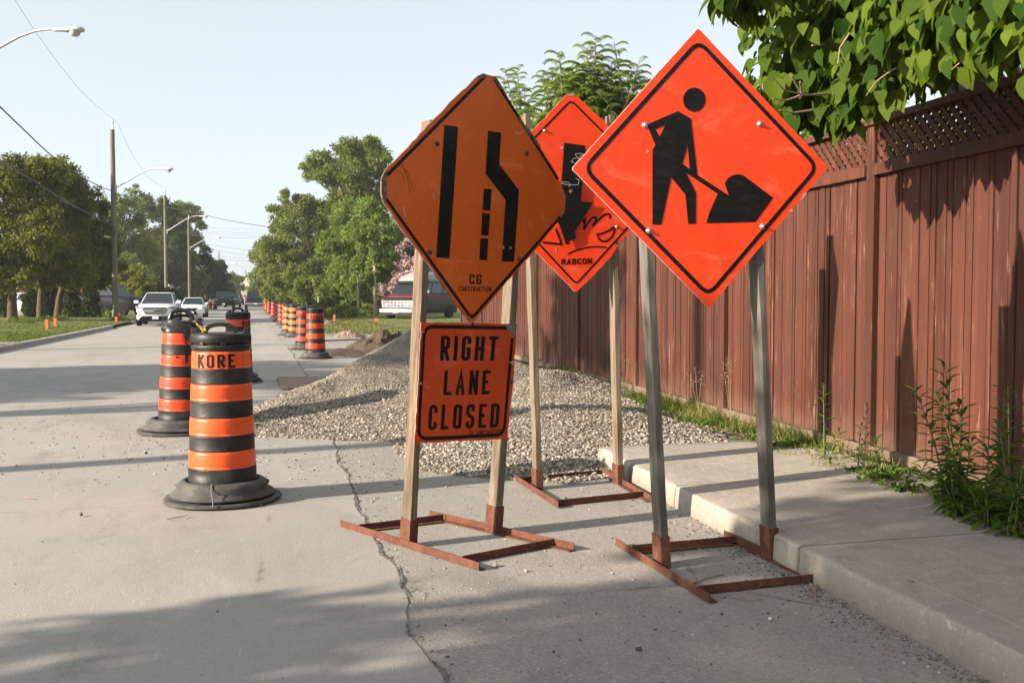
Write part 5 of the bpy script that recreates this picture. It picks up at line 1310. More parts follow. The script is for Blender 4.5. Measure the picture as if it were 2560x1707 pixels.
shrub('leafy_shrub', 'green bush behind the lattice under the heart-leaved tree', 2150, 700, 8.6, 1, 3200, .07, 'lf_fresh', [(1990, 400, 80), (2080, 420, 90), (2180, 400, 100), (2300, 380, 100), (2060, 350, 60), (2230, 310, 70), (1920, 420, 60)])
shrub('leafy_shrub', 'dark green bush showing through the lattice at the right picture edge', 2480, 700, 7.9, 1, 1800, .07, 'lf_mid', [(2420, 330, 120), (2540, 300, 120), (2620, 330, 120), (2350, 400, 100)])

# ================================================================== TREES
# left: three street trees on the lawn
tree('street_tree', 'leftmost reddish-green street tree with a thick trunk on the lawn', 'tree', G(31, 803, .12), pxclumps([(20, 450, 62), (70, 440, 55), (55, 422, 46), (110, 425, 44), (-20, 440, 56), (150, 430, 30), (-40, 470, 70), (10, 530, 70), (80, 520, 60), (-30, 580, 70), (40, 610, 60), (90, 600, 52), (5, 670, 45), (-60, 650, 60), (70, 670, 40), (110, 470, 45), (20, 705, 30), (-15, 715, 28), (50, 690, 34), (-50, 700, 40), (120, 540, 40)], 47, .025), 30000, .155, M['lf_maple'], M['bark'], .20, .40, 'street trees on the left lawn', sub=26, subr=.34)
tree('street_tree', 'middle reddish-green street tree, its short trunk half hidden in shade', 'tree', G(102, 800, .12), pxclumps([(120, 445, 55), (165, 450, 45), (140, 430, 44), (185, 465, 34), (140, 510, 60), (190, 520, 50), (110, 580, 55), (170, 590, 60), (130, 650, 50), (190, 650, 48), (85, 655, 40), (110, 695, 30), (150, 690, 34), (200, 690, 30), (90, 520, 40), (75, 690, 26)], 50, .025), 24000, .155, M['lf_maple'], M['bark'], .18, .40, 'street trees on the left lawn', sub=26, subr=.34)
tree('street_tree', 'right-hand reddish-green street tree beside the nearest full utility pole', 'tree', G(144, 797, .12), pxclumps([(200, 500, 48), (232, 520, 36), (180, 560, 50), (240, 580, 48), (275, 610, 36), (205, 630, 55), (255, 650, 42), (285, 660, 26), (160, 660, 45), (220, 690, 34), (265, 690, 26), (180, 705, 28), (235, 640, 40), (245, 700, 26), (215, 545, 36)], 52.5, .025), 25000, .155, M['lf_maple'], M['bark'], .17, .40, 'street trees on the left lawn', sub=26, subr=.34)
for x, h_, lb in ((12, 705, 'leftmost columnar cedar behind the lawn'), (76, 700, 'columnar cedar between the two left tree trunks'), (127, 705, 'slim columnar cedar between the middle and right trunks'), (181, 702, 'columnar cedar right of the street tree trunks'), (229, 712, 'columnar cedar left of the utility pole')):
    b = G(x, 794, .1); Y = b.y; cl = [AT(x + rnd.uniform(-2, 2), 790 - k * 12, Y) for k in range(int((790 - h_) / 12) + 1)]
    n_ = len(cl); cc = [(c.x, c.y, c.z + .2, (.40 if k < n_ * .6 else .42 * (1.15 - k / n_) + .05)) for k, c in enumerate(cl)]
    tree('columnar_cedar', lb, 'cedar', b, cc, 2600, .16, M['lf_cedar'], M['bark'], .06, .2, 'columnar cedars', sub=16, subr=.4, droop=-.8)
shrub('yellow_green_shrub', 'yellow-green bush right of the nearest full utility pole', 335, 770, 74, 1, 7500, .22, 'lf_yellow', [(320, 680, 30), (345, 700, 34), (310, 720, 30), (370, 725, 26), (335, 745, 34), (365, 755, 24), (300, 755, 26)])
shrub('leafy_shrub', 'dark hedge-like bush below the far utility pole', 395, 770, 72, 1, 4500, .24, 'lf_dark', [(385, 735, 30), (420, 740, 30), (400, 765, 30), (440, 760, 26), (370, 770, 24), (460, 770, 22)])
lt = [('tall loose tree behind the nearest full utility pole, left part', 300, 100, [(290, 520, 40), (330, 530, 44), (310, 580, 50), (280, 600, 40), (350, 590, 42), (320, 650, 50), (370, 640, 36), (300, 690, 40), (345, 700, 40), (260, 560, 30), (330, 480, 22), (300, 640, 50), (330, 750, 40), (290, 750, 40), (360, 740, 40)], 'lf_mid'),
      ('tall loose tree between the two middle utility poles', 400, 121, [(390, 520, 34), (360, 505, 26), (400, 570, 46), (370, 610, 44), (425, 600, 40), (400, 660, 50), (440, 660, 40), (370, 700, 40), (430, 710, 40), (400, 745, 40), (440, 560, 34), (420, 530, 30), (450, 745, 36), (360, 640, 44)], 'lf_dark'),
      ('leaning tree with a bright crown at the right end of the left wood', 455, 126, [(455, 530, 30), (485, 535, 24), (440, 555, 30), (500, 560, 14), (460, 590, 30), (470, 640, 34), (450, 690, 36), (490, 700, 30), (480, 600, 30), (480, 745, 34), (420, 640, 36)], 'lf_mid')]
for lb, px, Y, cl, m in lt:
    b = AT(px, 742, Y); b.z = 0; tree('woodland_tree', lb, 'tree', b, pxclumps(cl, Y, .03), 32000, .0021 * Y, M[m], M['bark'], .28, .5, 'trees behind the left lawn', sub=20, subr=.32)
for lb, px, Y, cl in (('dark pointed conifer at the left roadside', 515, 128, [(512, 625, 15), (505, 655, 26), (525, 660, 22), (495, 690, 32), (530, 690, 30), (510, 720, 36), (545, 722, 24), (480, 725, 26)]),
                      ('dark conifer half hidden behind the pointed one', 545, 138, [(548, 665, 16), (545, 690, 24), (560, 700, 18), (550, 725, 28), (570, 730, 16)])):
    b = AT(px, 742, Y); b.z = 0; tree('dark_conifer', lb, 'conifer', b, pxclumps(cl, Y, .03), 8500, .30, M['lf_conifer'], M['bark'], .22, .5, 'dark conifers at the left roadside', sub=18, subr=.34)
far_l = [('far green tree at the left of the road end', 588, 170, [(585, 695, 16), (598, 700, 12), (575, 710, 14), (595, 722, 18), (575, 728, 14)], 'lf_mid'), ('small dark far tree closing the road', 615, 210, [(613, 715, 10), (622, 722, 11), (608, 727, 10), (630, 728, 9), (618, 738, 12)], 'lf_dark'), ('thin open far tree against the sky above the road end', 620, 260, [(622, 695, 5), (628, 690, 4), (616, 699, 4), (624, 705, 4)], 'lf_dark')]
for lb, px, Y, cl, m in far_l:
    b = AT(px, 742, Y); b.z = 0; tree('far_tree', lb, 'tree', b, pxclumps(cl, Y, .03), 2600, .42, M[m], M['bark'], .22, .6, 'trees at the far end of the street', sub=12, subr=.36)
# right: the wood behind the verge
rt_ = [('tallest broad tree of the right wood, standing highest against the sky', 890, 78, [(905, 385, 40), (870, 375, 34), (930, 365, 24), (925, 350, 14), (850, 400, 40), (800, 400, 28), (780, 425, 26), (950, 400, 34), (880, 430, 44), (940, 440, 40), (830, 440, 36), (970, 420, 26), (900, 480, 46), (955, 490, 40), (850, 480, 30), (870, 540, 44), (930, 560, 44), (900, 620, 50), (960, 620, 44), (860, 640, 40)], 'lf_mid', 42000, .20),
       ('broad tree in the middle of the right wood', 800, 84, [(760, 520, 34), (800, 530, 38), (720, 525, 28), (712, 490, 16), (755, 500, 20), (690, 530, 22), (740, 560, 44), (790, 580, 46), (700, 580, 40), (680, 620, 40), (740, 630, 50), (800, 640, 50), (690, 670, 44), (760, 690, 50), (720, 715, 40), (700, 630, 46), (740, 745, 36), (780, 740, 40), (690, 740, 34), (820, 600, 44), (830, 540, 40)], 'lf_mid', 46000, .205),
       ('rounder dull green tree at the left edge of the right wood', 690, 150, [(660, 640, 28), (648, 620, 18), (640, 640, 16), (670, 670, 30), (650, 690, 28), (690, 700, 30), (655, 722, 26), (640, 715, 20), (700, 730, 26)], 'lf_mid', 9500, .40),
       ('leafy tree behind the slim sapling', 900, 70, [(880, 520, 30), (920, 530, 36), (860, 560, 38), (905, 580, 44), (950, 570, 40), (985, 590, 30), (840, 610, 40), (930, 640, 44), (880, 650, 44), (970, 650, 30), (990, 620, 34), (1010, 570, 30), (860, 690, 40), (930, 700, 44), (1000, 660, 30), (960, 720, 36), (920, 760, 30), (965, 765, 26)], 'lf_fresh', 34000, .18),
       ('bright tree filling the gap left of the sapling', 840, 76, [(830, 680, 38), (800, 720, 34), (850, 730, 36), (880, 700, 34), (780, 750, 26), (840, 765, 26), (890, 750, 34), (900, 775, 20), (800, 770, 20), (820, 640, 34), (860, 660, 34), (780, 700, 34), (760, 760, 24), (870, 770, 26)], 'lf_fresh', 27000, .18)]
for lb, px, Y, cl, m, n_, L_ in rt_:
    b = AT(px, 742, Y); b.z = 0; tree('woodland_tree', lb, 'tree', b, pxclumps(cl, Y, .05), n_, L_, M[m], M['bark'], .26, .5, 'trees of the right wood', sub=28, subr=.36)
far_r = [('far pale green tree right of the road end', 645, 180, [(648, 700, 14), (640, 715, 12), (655, 725, 14), (642, 735, 10)], 'lf_mid')]
for lb, px, Y, cl, m in far_r:
    b = AT(px, 742, Y); b.z = 0; tree('far_tree', lb, 'tree', b, pxclumps(cl, Y, .03), 2400, .40, M[m], M['bark'], .22, .6, 'trees at the far end of the street', sub=12, subr=.36)
tree('slim_sapling', 'slim young tree with a pale trunk left of the maroon van', 'tree', G(939, 791, .12), pxclumps([(935, 560, 26), (915, 590, 30), (950, 590, 30), (925, 630, 36), (960, 640, 32), (905, 660, 30), (945, 680, 34), (975, 680, 22), (920, 700, 24)], 60, .03), 10500, .16, M['lf_fresh'], M['barkg'], .11, .55, None, sub=18, subr=.32)
tree('thin_sapling', 'thin sapling with a bare grey stem left of the slim young tree', 'tree', G(896, 793, .12), pxclumps([(890, 690, 16), (900, 705, 16), (884, 712, 14)], 61, .02), 900, .18, M['lf_fresh'], M['barkg'], .06, .7)
shrub('flowering_shrub', 'tall shrub covered in pale pink blossom behind the maroon van', 1010, 775, 61, 1, 4800, .20, 'lf_pink', [(1000, 640, 30), (1025, 620, 24), (985, 680, 28), (1020, 680, 30), (970, 720, 20), (995, 725, 26), (1050, 660, 30), (965, 750, 14), (1085, 690, 30)], shell=.8)
shrub('plum_leaved_shrub', 'dark purple-leaved shrub mixed into the pink blossom', 1012, 775, 64, 1, 2600, .20, 'lf_plum', [(1003, 645, 34), (1028, 625, 28), (988, 685, 32), (1022, 685, 34), (975, 725, 24), (1000, 735, 30), (1060, 670, 34), (1095, 700, 34)])
shrub('leafy_shrub', 'low dense dark bush behind the orange plastic fence', 745, 770, 80, 1, 4200, .22, 'lf_fresh', [(720, 745, 18), (745, 742, 20), (765, 750, 20), (735, 760, 18), (780, 765, 16), (705, 755, 14)])
shrub('leafy_shrub', 'broad bush between the slim sapling trunk and the wood', 920, 790, 66, 1, 9000, .17, 'lf_fresh', [(870, 720, 30), (905, 730, 32), (960, 725, 30), (880, 765, 26), (920, 765, 26), (955, 765, 24), (990, 730, 30), (985, 770, 22)])
shrub('leafy_shrub', 'tall bush filling the left foot of the right wood', 760, 790, 72, 1, 9500, .18, 'lf_mid', [(700, 700, 26), (730, 720, 30), (770, 715, 32), (810, 720, 30), (750, 750, 24), (790, 755, 26), (830, 750, 26), (710, 745, 20), (740, 680, 30), (790, 670, 32)])
shrub('leafy_shrub', 'rough weedy bush at the front of the right wood', 815, 790, 58, 1, 4200, .18, 'lf_fresh', [(800, 775, 16), (825, 785, 15), (850, 780, 18), (880, 785, 16), (780, 785, 12), (905, 785, 13)])
# verge grass
def vf():
    px = rnd.uniform(745, 1150); py = 795 + 40 * rnd.random() ** 1.2; q = G(px, py, .06); return (q.x, q.y, q.z)
grass_patch('verge_grass', 9000, vf, .04, .17, .024, M['gr_green'], .5)
grass_patch('verge_grass', 4500, vf, .05, .22, .020, M['gr_dry'], .45)
def lf_():
    px = rnd.uniform(-40, 360); y_ = 788 + 85 * rnd.random(); q = G(px, y_, .11); s_, t_ = toR(q)
    return (q.x, q.y, q.z) if t_ < -6.7 + bend(s_) else lf_()
grass_patch('lawn_grass', 14000, lf_, .03, .08, .022, M['gr_green'], .6)
def base_tuft():
    a = rnd.choice(((31, 803), (102, 800), (144, 797), (60, 806), (288, 797))); q = G(a[0] + rnd.gauss(6, 9), a[1] + rnd.gauss(1, 1.5), .12); return (q.x, q.y, q.z)
grass_patch('long_grass_round_trunks', 1500, base_tuft, .10, .34, .03, M['gr_green'], .4)
for px, py, lb in ((158, 783, 'small leafy plant right of the rightmost tree trunk'), (262, 790, 'small pale bush just left of the nearest full utility pole'), (208, 789, 'tiny pale plant at the lawn edge')):
    b = G(px, py + 4, .1); tree('small_plant', lb, 'plant', b, [(b.x, b.y, .4, .38), (b.x + .25, b.y, .3, .25)], 420, .14, M['lf_fresh'], M['bark'], .02, .3, 'small plants at the lawn edge')
# trees along the left side of the street, out of the picture, whose long shadows lie on the road
for i, (x, y, zc, r, n_, lb) in enumerate(((-17.6, 9.8, 5.2, 3.2, 22000, 'street tree left of the view, shading the middle of the road'), (-8.1, -1.55, 4.0, 2.1, 3800, 'street tree behind the view, shading the near road'), (-15.7, 5.9, 8.1, 1.9, 2800, 'tall open street tree left of the view, shading the fence'))):
    cl = [(x + rnd.uniform(-1, 1) * r * .65, y + rnd.uniform(-1, 1) * r * .65, zc + rnd.uniform(-1, 1) * r * .55, r * .48) for _ in range(11)]
    tree('street_tree', lb, 'tree', (x, y, .1), cl, n_, .24, M['lf_maple'], M['bark'], .17, .4, 'street trees on the left lawn', sub=16, subr=.34)

# ================================================================== POLES AND WIRES
def pole(label, b, h, arm=None, r=.15, grp='utility poles along the left side of the street'):
    """arm = (height of its foot, reach, rise, heading)"""
    t = thing('utility_pole', label, 'utility pole', b, 0, grp)
    mb = MB(); mb.tube([(0, 0, -.4), (0, 0, h * .5), (0, 0, h)], [r, r * .85, r * .68], 14); mb.build('shaft', M['pole'], t)
    mb = MB(); mb.tube([(.03, -.02, h - .1), (.03, -.02, h + .35)], .04, 8); mb.lathe([(.05, h + .33), (.065, h + .38), (.04, h + .42), (.055, h + .46), (.02, h + .52)], 10, (.03, -.02, 0)); mb.build('top_insulator', M['grey'], t)
    if arm:
        z, reach, rise, hd = arm; d = Vector((math.cos(hd), math.sin(hd), 0))
        P = [d * .1 + Vector((0, 0, z)), d * reach * .45 + Vector((0, 0, z + rise * .62)), d * reach * .62 + Vector((0, 0, z + rise * .86)), d * reach * .78 + Vector((0, 0, z + rise)), d * reach * .92 + Vector((0, 0, z + rise * 1.03)), d * reach + Vector((0, 0, z + rise))]
        mb = MB(); mb.tube(P, [.04, .035, .032, .030, .028, .028], 8); mb.box((d.x * .13, d.y * .13, z), (.10, .10, .4)); mb.build('lamp_arm', M['grey'], t)
        Mh = Matrix.Rotation(hd, 3, 'Z'); e = P[-1]
        mb = MB(); pts = [(-.12, .05, .05), (.05, .07, .06), (.22, .10, .07), (.40, .14, .075), (.55, .12, .07), (.63, .03, .03)]; nn = 12; rows = []
        for x, w, hh in pts:
            for k in range(nn):
                a = 2 * math.pi * k / nn; rows.append(e + Mh @ Vector((x, w * math.cos(a), max(hh * math.sin(a), -.035) - .02 * (x > .1))))
        mb.add(rows, [(i * nn + k, i * nn + (k + 1) % nn, (i + 1) * nn + (k + 1) % nn, (i + 1) * nn + k) for i in range(len(pts) - 1) for k in range(nn)] + [tuple(range(nn))[::-1], tuple(range(nn * (len(pts) - 1), nn * len(pts)))], 0, True); hd_o = mb.build('lamp_head', M['grey'], t)
        mb = MB(); c = e + Mh @ Vector((.40, 0, -.05)); mb.lathe([(.0, -.12), (.07, -.11), (.115, -.06), (.125, 0.0)], 14, c); mb.build('lamp_lens', M['lens'], hd_o)
    return t
pA = AT(-92, 742, 23.5); pB = AT(288, 742, 51.8); pC = AT(416, 742, 85); pD = AT(474, 742, 112)
hdg = math.radians(-8)
pole('utility pole just outside the left edge, its lamp arm reaching into the picture', (pA.x, pA.y, 0), 10.2, (6.55, 2.55, .82, hdg), .15)
pole('nearest full utility pole, standing on the left lawn', (pB.x, pB.y, .1), 9.75, (6.75, 2.65, .95, hdg), .16)
pole('second full utility pole, behind the white parked vehicles', (pC.x, pC.y, 0), 9.85, (6.8, 3.2, 1.25, hdg), .16)
pole('third utility pole, slimmer, above the second white car', (pD.x, pD.y, 0), 9.85, (6.7, 3.2, 1.2, hdg), .16)
for x, y0, Y, arm, lb in ((499, 590, 150, None, 'short dark far pole beside the third lamp'), (547, 630, 190, (6.6, 3.0, 1.1, hdg), 'fourth lamp pole, against the far conifers'), (562, 660, 230, (6.6, 3.4, 1.2, hdg), 'small far lamp pole above the dark trees'), (583, 674, 280, (6.4, 3.2, 1.0, hdg), 'far lamp pole left of the road end'), (614, 674, 320, None, 'thin far pole above the road end')):
    p = AT(x, y0, Y); pole(lb, (p.x, p.y, 0), max(6.5, p.z), arm, .16, 'far utility poles')
pole('utility pole outside the left edge, its shadow crossing the lane as a thin band', (-13.2, 2.75, 0), 10.2, None, .17)
def wire(label, pts, r, mat='wire', name='power_line', n=14):
    """cable through three or more points, drawn as one smooth curve"""
    P = [AT(*p) if len(p) == 3 and not isinstance(p, Vector) else p for p in pts]; out = []
    for i in range(len(P) - 1):
        a, b = P[max(i - 1, 0)], P[i]; c, d = P[i + 1], P[min(i + 2, len(P) - 1)]
        for k in range(n):
            t = k / n; out.append(0.5 * ((2 * b) + (c - a) * t + (2 * a - 5 * b + 4 * c - d) * t * t + (3 * b - a - 3 * c + d) * t ** 3))
    out.append(P[-1]); mb = MB(); mb.tube(out, r, 5); o = mb.build(name, M[mat], shift=out[0]); o.location = out[0]; return tag(o, label, 'cable', 'overhead cables')
wire('thin wire dropping from the top left corner to the top of the nearest full pole', [(-60, -150, 24), (37, 0, 28), (110, 110, 33), (205, 230, 41.5), (291, 306, 51.7)], .006, 'wire_l')
wire('thin wire sagging between the tops of the two nearest full poles', [(295, 308, 51.8), (330, 385, 60), (372, 445, 72), (416, 471, 85)], .007, 'wire_l')
wire('thick dark cable falling from the left edge to the nearest full pole', [(-70, 195, 23.5), (0, 267, 26), (60, 325, 30), (130, 390, 35.5), (200, 440, 42), (252, 467, 47.5), (288, 480, 51.6)], .022)
wire('lower bundle of cables crossing in front of the left street trees', [(-70, 345, 24), (0, 400, 26.5), (80, 450, 30.5), (165, 503, 36), (230, 540, 43), (285, 566, 51.5)], .020)
wire('second strand of the lower cable bundle by the left street trees', [(-70, 352, 24), (0, 408, 26.5), (90, 455, 30.5), (180, 515, 36.5), (240, 535, 44), (285, 548, 51.5)], .014)
wire('cable from the nearest full pole to the poles behind', [(290, 484, 51.9), (350, 500, 62), (410, 516, 85)], .022)
wire('cable climbing across the street to the right wood', [(411, 517, 84.9), (480, 530, 80), (560, 549, 78), (640, 563, 77), (720, 572, 78)], .022)
for y0, y1, Y in ((566, 574, 112), (575, 584, 112), (580, 590, 113), (588, 596, 112)):
    wire('one of four level wires crossing the sky left of the right wood', [(476, y0, Y), (560, (y0 + y1) / 2 + 1, Y), (660, y1, Y)], .014, 'wire_l')
for y0, y1, Y in ((608, 630, 150), (620, 642, 152), (640, 646, 190), (645, 655, 190), (661, 668, 230)):
    wire('one of the far wires over the end of the street', [(505, y0, Y), (570, (y0 + y1) / 2, Y), (660, y1, Y)], .022, 'wire_l')
wire('drop wire from the nearest full pole into the trees behind', [(296, 488, 51.9), (330, 545, 58), (380, 600, 70), (412, 622, 84.7)], .010)

# ================================================================== VEHICLES  (front faces local -y; x to the side; origin on the ground at the middle of the front)
def wheel(parent, x, y, r, w, rim, spokes=5):
    mb = MB(); s_ = 1 if x > 0 else -1
    mb.lathe([(r * .62, -w / 2), (r * .93, -w / 2), (r, -w * .36), (r, w * .36), (r * .93, w / 2), (r * .62, w / 2)], 22, (x, y, r), axis='X')
    o = mb.build('wheel', M['tyre'], parent)
    mb = MB(); mb.lathe([(0.0, s_ * w * .30), (r * .16, s_ * w * .34), (r * .2, s_ * w * .24), (r * .52, s_ * w * .28), (r * .63, s_ * w * .46), (r * .63, s_ * w * .1)], 18, (x, y, r), axis='X')
    for k in range(spokes):
        a = 2 * math.pi * k / spokes; mb.bar((x + s_ * w * .33, y + math.cos(a) * r * .15, r + math.sin(a) * r * .15), (x + s_ * w * .38, y + math.cos(a) * r * .58, r + math.sin(a) * r * .58), .05, .05, 0, (1, 0, 0))
    mb.build('rim', rim, o); return o
def body_loft(mb, stations, m=0):
    """stations: (y, half width, bottom, top, shoulder half width, crown) -> a closed smooth shell"""
    rows = []
    for (y, hw, zb, zt, sh, cr) in stations:
        half = [(0, zt + cr), (sh * .6, zt + cr * .75), (sh, zt - .015), (sh + (hw - sh) * .7, zt - .07), (hw, zt - (zt - zb) * .38), (hw, zb + (zt - zb) * .35), (hw * .985, zb + .08), (hw * .93, zb), (0, zb)]
        ring = half + [(-a, b) for a, b in half[-2:0:-1]]; rows.append([(a, y, b) for a, b in ring])
    n = len(rows[0]); fl = [p for q in rows for p in q]
    mb.add(fl, [(i * n + k, i * n + (k + 1) % n, (i + 1) * n + (k + 1) % n, (i + 1) * n + k) for i in range(len(rows) - 1) for k in range(n)] + [tuple(range(n))[::-1], tuple(range(n * (len(rows) - 1), n * len(rows)))], m, True)
def cabin(parent, paint, y0, y1, y2, y3, zb, zt, wb, wt, split=(.5,), rear_glass=True, frame=.07):
    """roof with pillars and four sides of glass; y0 windscreen foot, y1 roof front, y2 roof back, y3 back foot"""
    def P(y, z, s_):
        f = (z - zb) / (zt - zb); w = wb * (1 - f) + wt * f; return Vector((s_ * w, y, z))
    A = [P(y0, zb, -1), P(y0, zb, 1), P(y3, zb, 1), P(y3, zb, -1)]; B = [P(y1, zt, -1), P(y1, zt, 1), P(y2, zt, 1), P(y2, zt, -1)]
    mb = MB(); mb.hexa(A + B, 0, .5, False); o = mb.build('cabin', paint, parent, bevel=.09)
    def pane(name, a, b, c, d, nrm, k=(.07, .93, .08, .92), off=.008):
        f = lambda u, v: (a * (1 - u) + b * u) * (1 - v) + (d * (1 - u) + c * u) * v
        Q = [f(k[0], k[2]), f(k[1], k[2]), f(k[1], k[3]), f(k[0], k[3])]; Q = [q + Vector(nrm) * off for q in Q]
        mb = MB(); mb.slab(Q, Vector(nrm) * -.006); return mb.build(name, M['glass'], parent)
    pane('windscreen', A[0], A[1], B[1], B[0], Vector((0, -(zt - zb), y1 - y0)).normalized() if True else 0, (.045, .955, .05, .93))
    if rear_glass: pane('rear_window', A[2], A[3], B[3], B[2], Vector((0, (zt - zb), (y3 - y2))).normalized(), (.08, .92, .12, .88))
    for s_, a, b, c, d in ((-1, A[3], A[0], B[0], B[3]), (1, A[1], A[2], B[2], B[1])):
        nr = Vector((s_ * (zt - zb), 0, wb - wt)).normalized(); cuts = [0.04] + list(split) + [.96]
        for i in range(len(cuts) - 1):
            u0, u1 = cuts[i] + .015, cuts[i + 1] - .015
            if s_ < 0: u0, u1 = 1 - u1, 1 - u0
            pane('side_window', a, b, c, d, nr, (u0, u1, .10, .88))
    return o
def flat_part(name, pts, thick, mat, parent, axis='y'):
    mb = MB(); mb.slab(pts, (0, thick, 0) if axis == 'y' else (thick, 0, 0)); return mb.build(name, mat, parent, bevel=.004)
def mirror_pair(parent, y, z, w, mat, size=(.22, .12, .16)):
    for s_ in (-1, 1):
        mb = MB(); mb.box((s_ * (w + size[0] * .55), y, z), size); mb.bar((s_ * (w - .06), y, z - size[2] * .3), (s_ * (w + size[0] * .3), y, z - size[2] * .2), .05, .04); mb.build('mirror', mat, parent, bevel=.035)
def car(label, loc, rz, paint, spec, cat='car', name='parked_car', group=None, parts=True):
    W, L, hood, belt, top = spec['w'] / 2, spec['l'], spec['hood'], spec['belt'], spec['top']
    t = thing(name, label, cat, loc, rz, group); zb = spec.get('zb', .22); mb = MB()
    y0 = spec['cowl']; ye = spec['deck']
    st = [(0.0, W * .80, zb + .06, hood - .24, W * .70, .0), (0.06, W * .92, zb + .02, hood - .17, W * .78, .02), (.28, W * .985, zb, hood - .06, W * .82, .03), (.8, W, zb, hood, W * .84, .035), (y0, W, zb, belt - .04, W * .88, .03), (y0 + .4, W, zb, belt, W * .93, .0), (ye, W, zb, belt, W * .93, .0)]
    if spec.get('bed'): st += [(ye + .05, W, zb, spec['bed'], W * .95, 0), (L - .06, W, zb + .05, spec['bed'], W * .95, 0), (L, W * .97, zb + .12, spec['bed'] - .04, W * .92, 0)]
    else: st += [(L - .5, W * .99, zb, spec.get('tail', belt), W * .9, .02), (L - .1, W * .93, zb + .05, spec.get('tail', belt) - .06, W * .82, .02), (L, W * .84, zb + .12, spec.get('tail', belt) - .16, W * .74, 0)]
    body_loft(mb, st); mb.build('body', paint, t)
    r = spec.get('wr', .34)
    for y in (spec['ax'][0], spec['ax'][1]):
        for s_ in (-1, 1):
            wheel(t, s_ * (W - .08), y, r, .23, M['silver' if spec.get('rim') != 'dark' else 'dkplast'])
            mb = MB(); nn = 14; P = [(s_ * (W + .006), y + (r + .07) * math.cos(math.pi * k / nn), max(zb, r + (r + .07) * math.sin(math.pi * k / nn))) for k in range(nn + 1)]
            mb.slab(P if s_ < 0 else P[::-1], (-s_ * .02, 0, 0)); mb.build('wheel_arch', M['dkplast'], t)
    cabin(t, paint, y0, spec['roof'][0], spec['roof'][1], spec['roof'][2], belt - .05, top, W * .90, W * spec.get('rw', .74), spec.get('split', (.36, .70)))
    return t, W
def yaw_to(px, Y, vx, vy):                            # heading so that local -y points along (vx, vy)
    return math.atan2(vx, -vy)
toward = (math.sin(ANG + .03), -math.cos(ANG + .03))  # parked facing us
# white SUV
p = G(404, 816); suv, W = car('white SUV parked at the left kerb facing the camera', (p.x - .35, p.y + .25, 0), yaw_to(0, 0, *toward), simple('pearl_car_paint', (0.52, 0.55, 0.56), None, rough=0.25, coat=0.5), dict(w=1.88, l=4.7, hood=1.06, belt=1.14, top=1.68, cowl=1.05, deck=4.3, roof=(2.15, 4.0, 4.6), ax=(.95, 3.7), wr=.36, zb=.30, rw=.66, tail=1.15), 'SUV')
gr = flat_part('grille', [(-.52, -.005, .93), (.52, -.005, .93), (.62, .005, .80), (.46, -.005, .60), (-.46, -.005, .60), (-.62, .005, .80)], .05, M['dkplast'], suv); gr.location.y = .00
for k in range(4):
    mb = MB(); z = .66 + .07 * k; w = (.50, .56, .60, .56)[k]; mb.bar((-w, -.012, z), (w, -.012, z), .02, .026); mb.build('grille_bar', M['chrome'], gr)
mb = MB()
for q in ribbon([(.085 * math.cos(a * .5236), .055 * math.sin(a * .5236)) for a in range(12)], .016, True) + ribbon([(-.045, -.03), (-.02, .03)], .016) + ribbon([(.02, -.03), (.045, .03)], .016) + ribbon([(-.03, 0), (.03, 0)], .012): mb.add([(a.x, -.03, .83 + a.y) for a in q], [(0, 1, 2, 3)])
mb.build('emblem', M['chrome'], gr)
for s_ in (-1, 1):
    flat_part('headlight', [(s_ * .58, .03, .93), (s_ * .90, .14, 1.00), (s_ * .92, .16, .88), (s_ * .80, .08, .84), (s_ * .66, .03, .86)][::s_], .05, M['lampg'], suv)
    flat_part('fog_lamp', [(s_ * .64, .0, .62), (s_ * .90, .06, .72), (s_ * .91, .08, .54), (s_ * .74, .02, .50)][::s_], .05, M['dkplast'], suv)
    flat_part('fog_lens', [(s_ * .70, -.012, .62), (s_ * .82, .02, .66), (s_ * .82, .02, .57), (s_ * .73, -.01, .55)][::s_], .02, M['lampg'], suv)
flat_part('lower_bumper', [(-.62, -.02, .50), (.62, -.02, .50), (.78, .0, .34), (.72, -.005, .24), (-.72, -.005, .24), (-.78, .0, .34)], .08, M['dkplast'], suv)
flat_part('number_plate', [(-.15, -.035, .50), (.15, -.035, .50), (.15, -.035, .35), (-.15, -.035, .35)], .012, M['platew'], suv)
mirror_pair(suv, 1.25, 1.20, .90, M['white']); suv.scale = (.88, .88, .88)
mb = MB()
for s_ in (-1, 1): mb.bar((s_ * .62, 2.1, 1.72), (s_ * .62, 3.9, 1.72), .04, .04)
mb.build('roof_rail', M['dkplast'], suv)
# white sedan
p = G(481, 794.5); sed, W = car('white low sedan with a dark pinched grille, parked behind the white SUV', (p.x - .1, p.y + .2, 0), yaw_to(0, 0, *toward), M['white'], dict(w=1.81, l=4.65, hood=.92, belt=.96, top=1.43, cowl=1.25, deck=3.75, roof=(2.1, 3.3, 4.1), ax=(.9, 3.7), wr=.33, zb=.22, rw=.66, tail=1.0))
flat_part('grille', [(-.40, -.015, .70), (.40, -.015, .70), (.24, -.02, .48), (.48, -.01, .18), (-.48, -.01, .18), (-.24, -.02, .48)], .06, M['dkplast'], sed)
for s_ in (-1, 1):
    flat_part('headlight', [(s_ * .50, .02, .70), (s_ * .84, .12, .78), (s_ * .86, .13, .70), (s_ * .62, .03, .62)][::s_], .05, M['lampg'], sed)
    flat_part('air_intake', [(s_ * .60, .0, .38), (s_ * .84, .06, .34), (s_ * .80, .05, .24), (s_ * .66, .0, .24)][::s_], .05, M['dkplast'], sed)
flat_part('number_plate', [(-.15, -.04, .46), (.15, -.04, .46), (.15, -.04, .33), (-.15, -.04, .33)], .012, M['platew'], sed)
mb = MB()
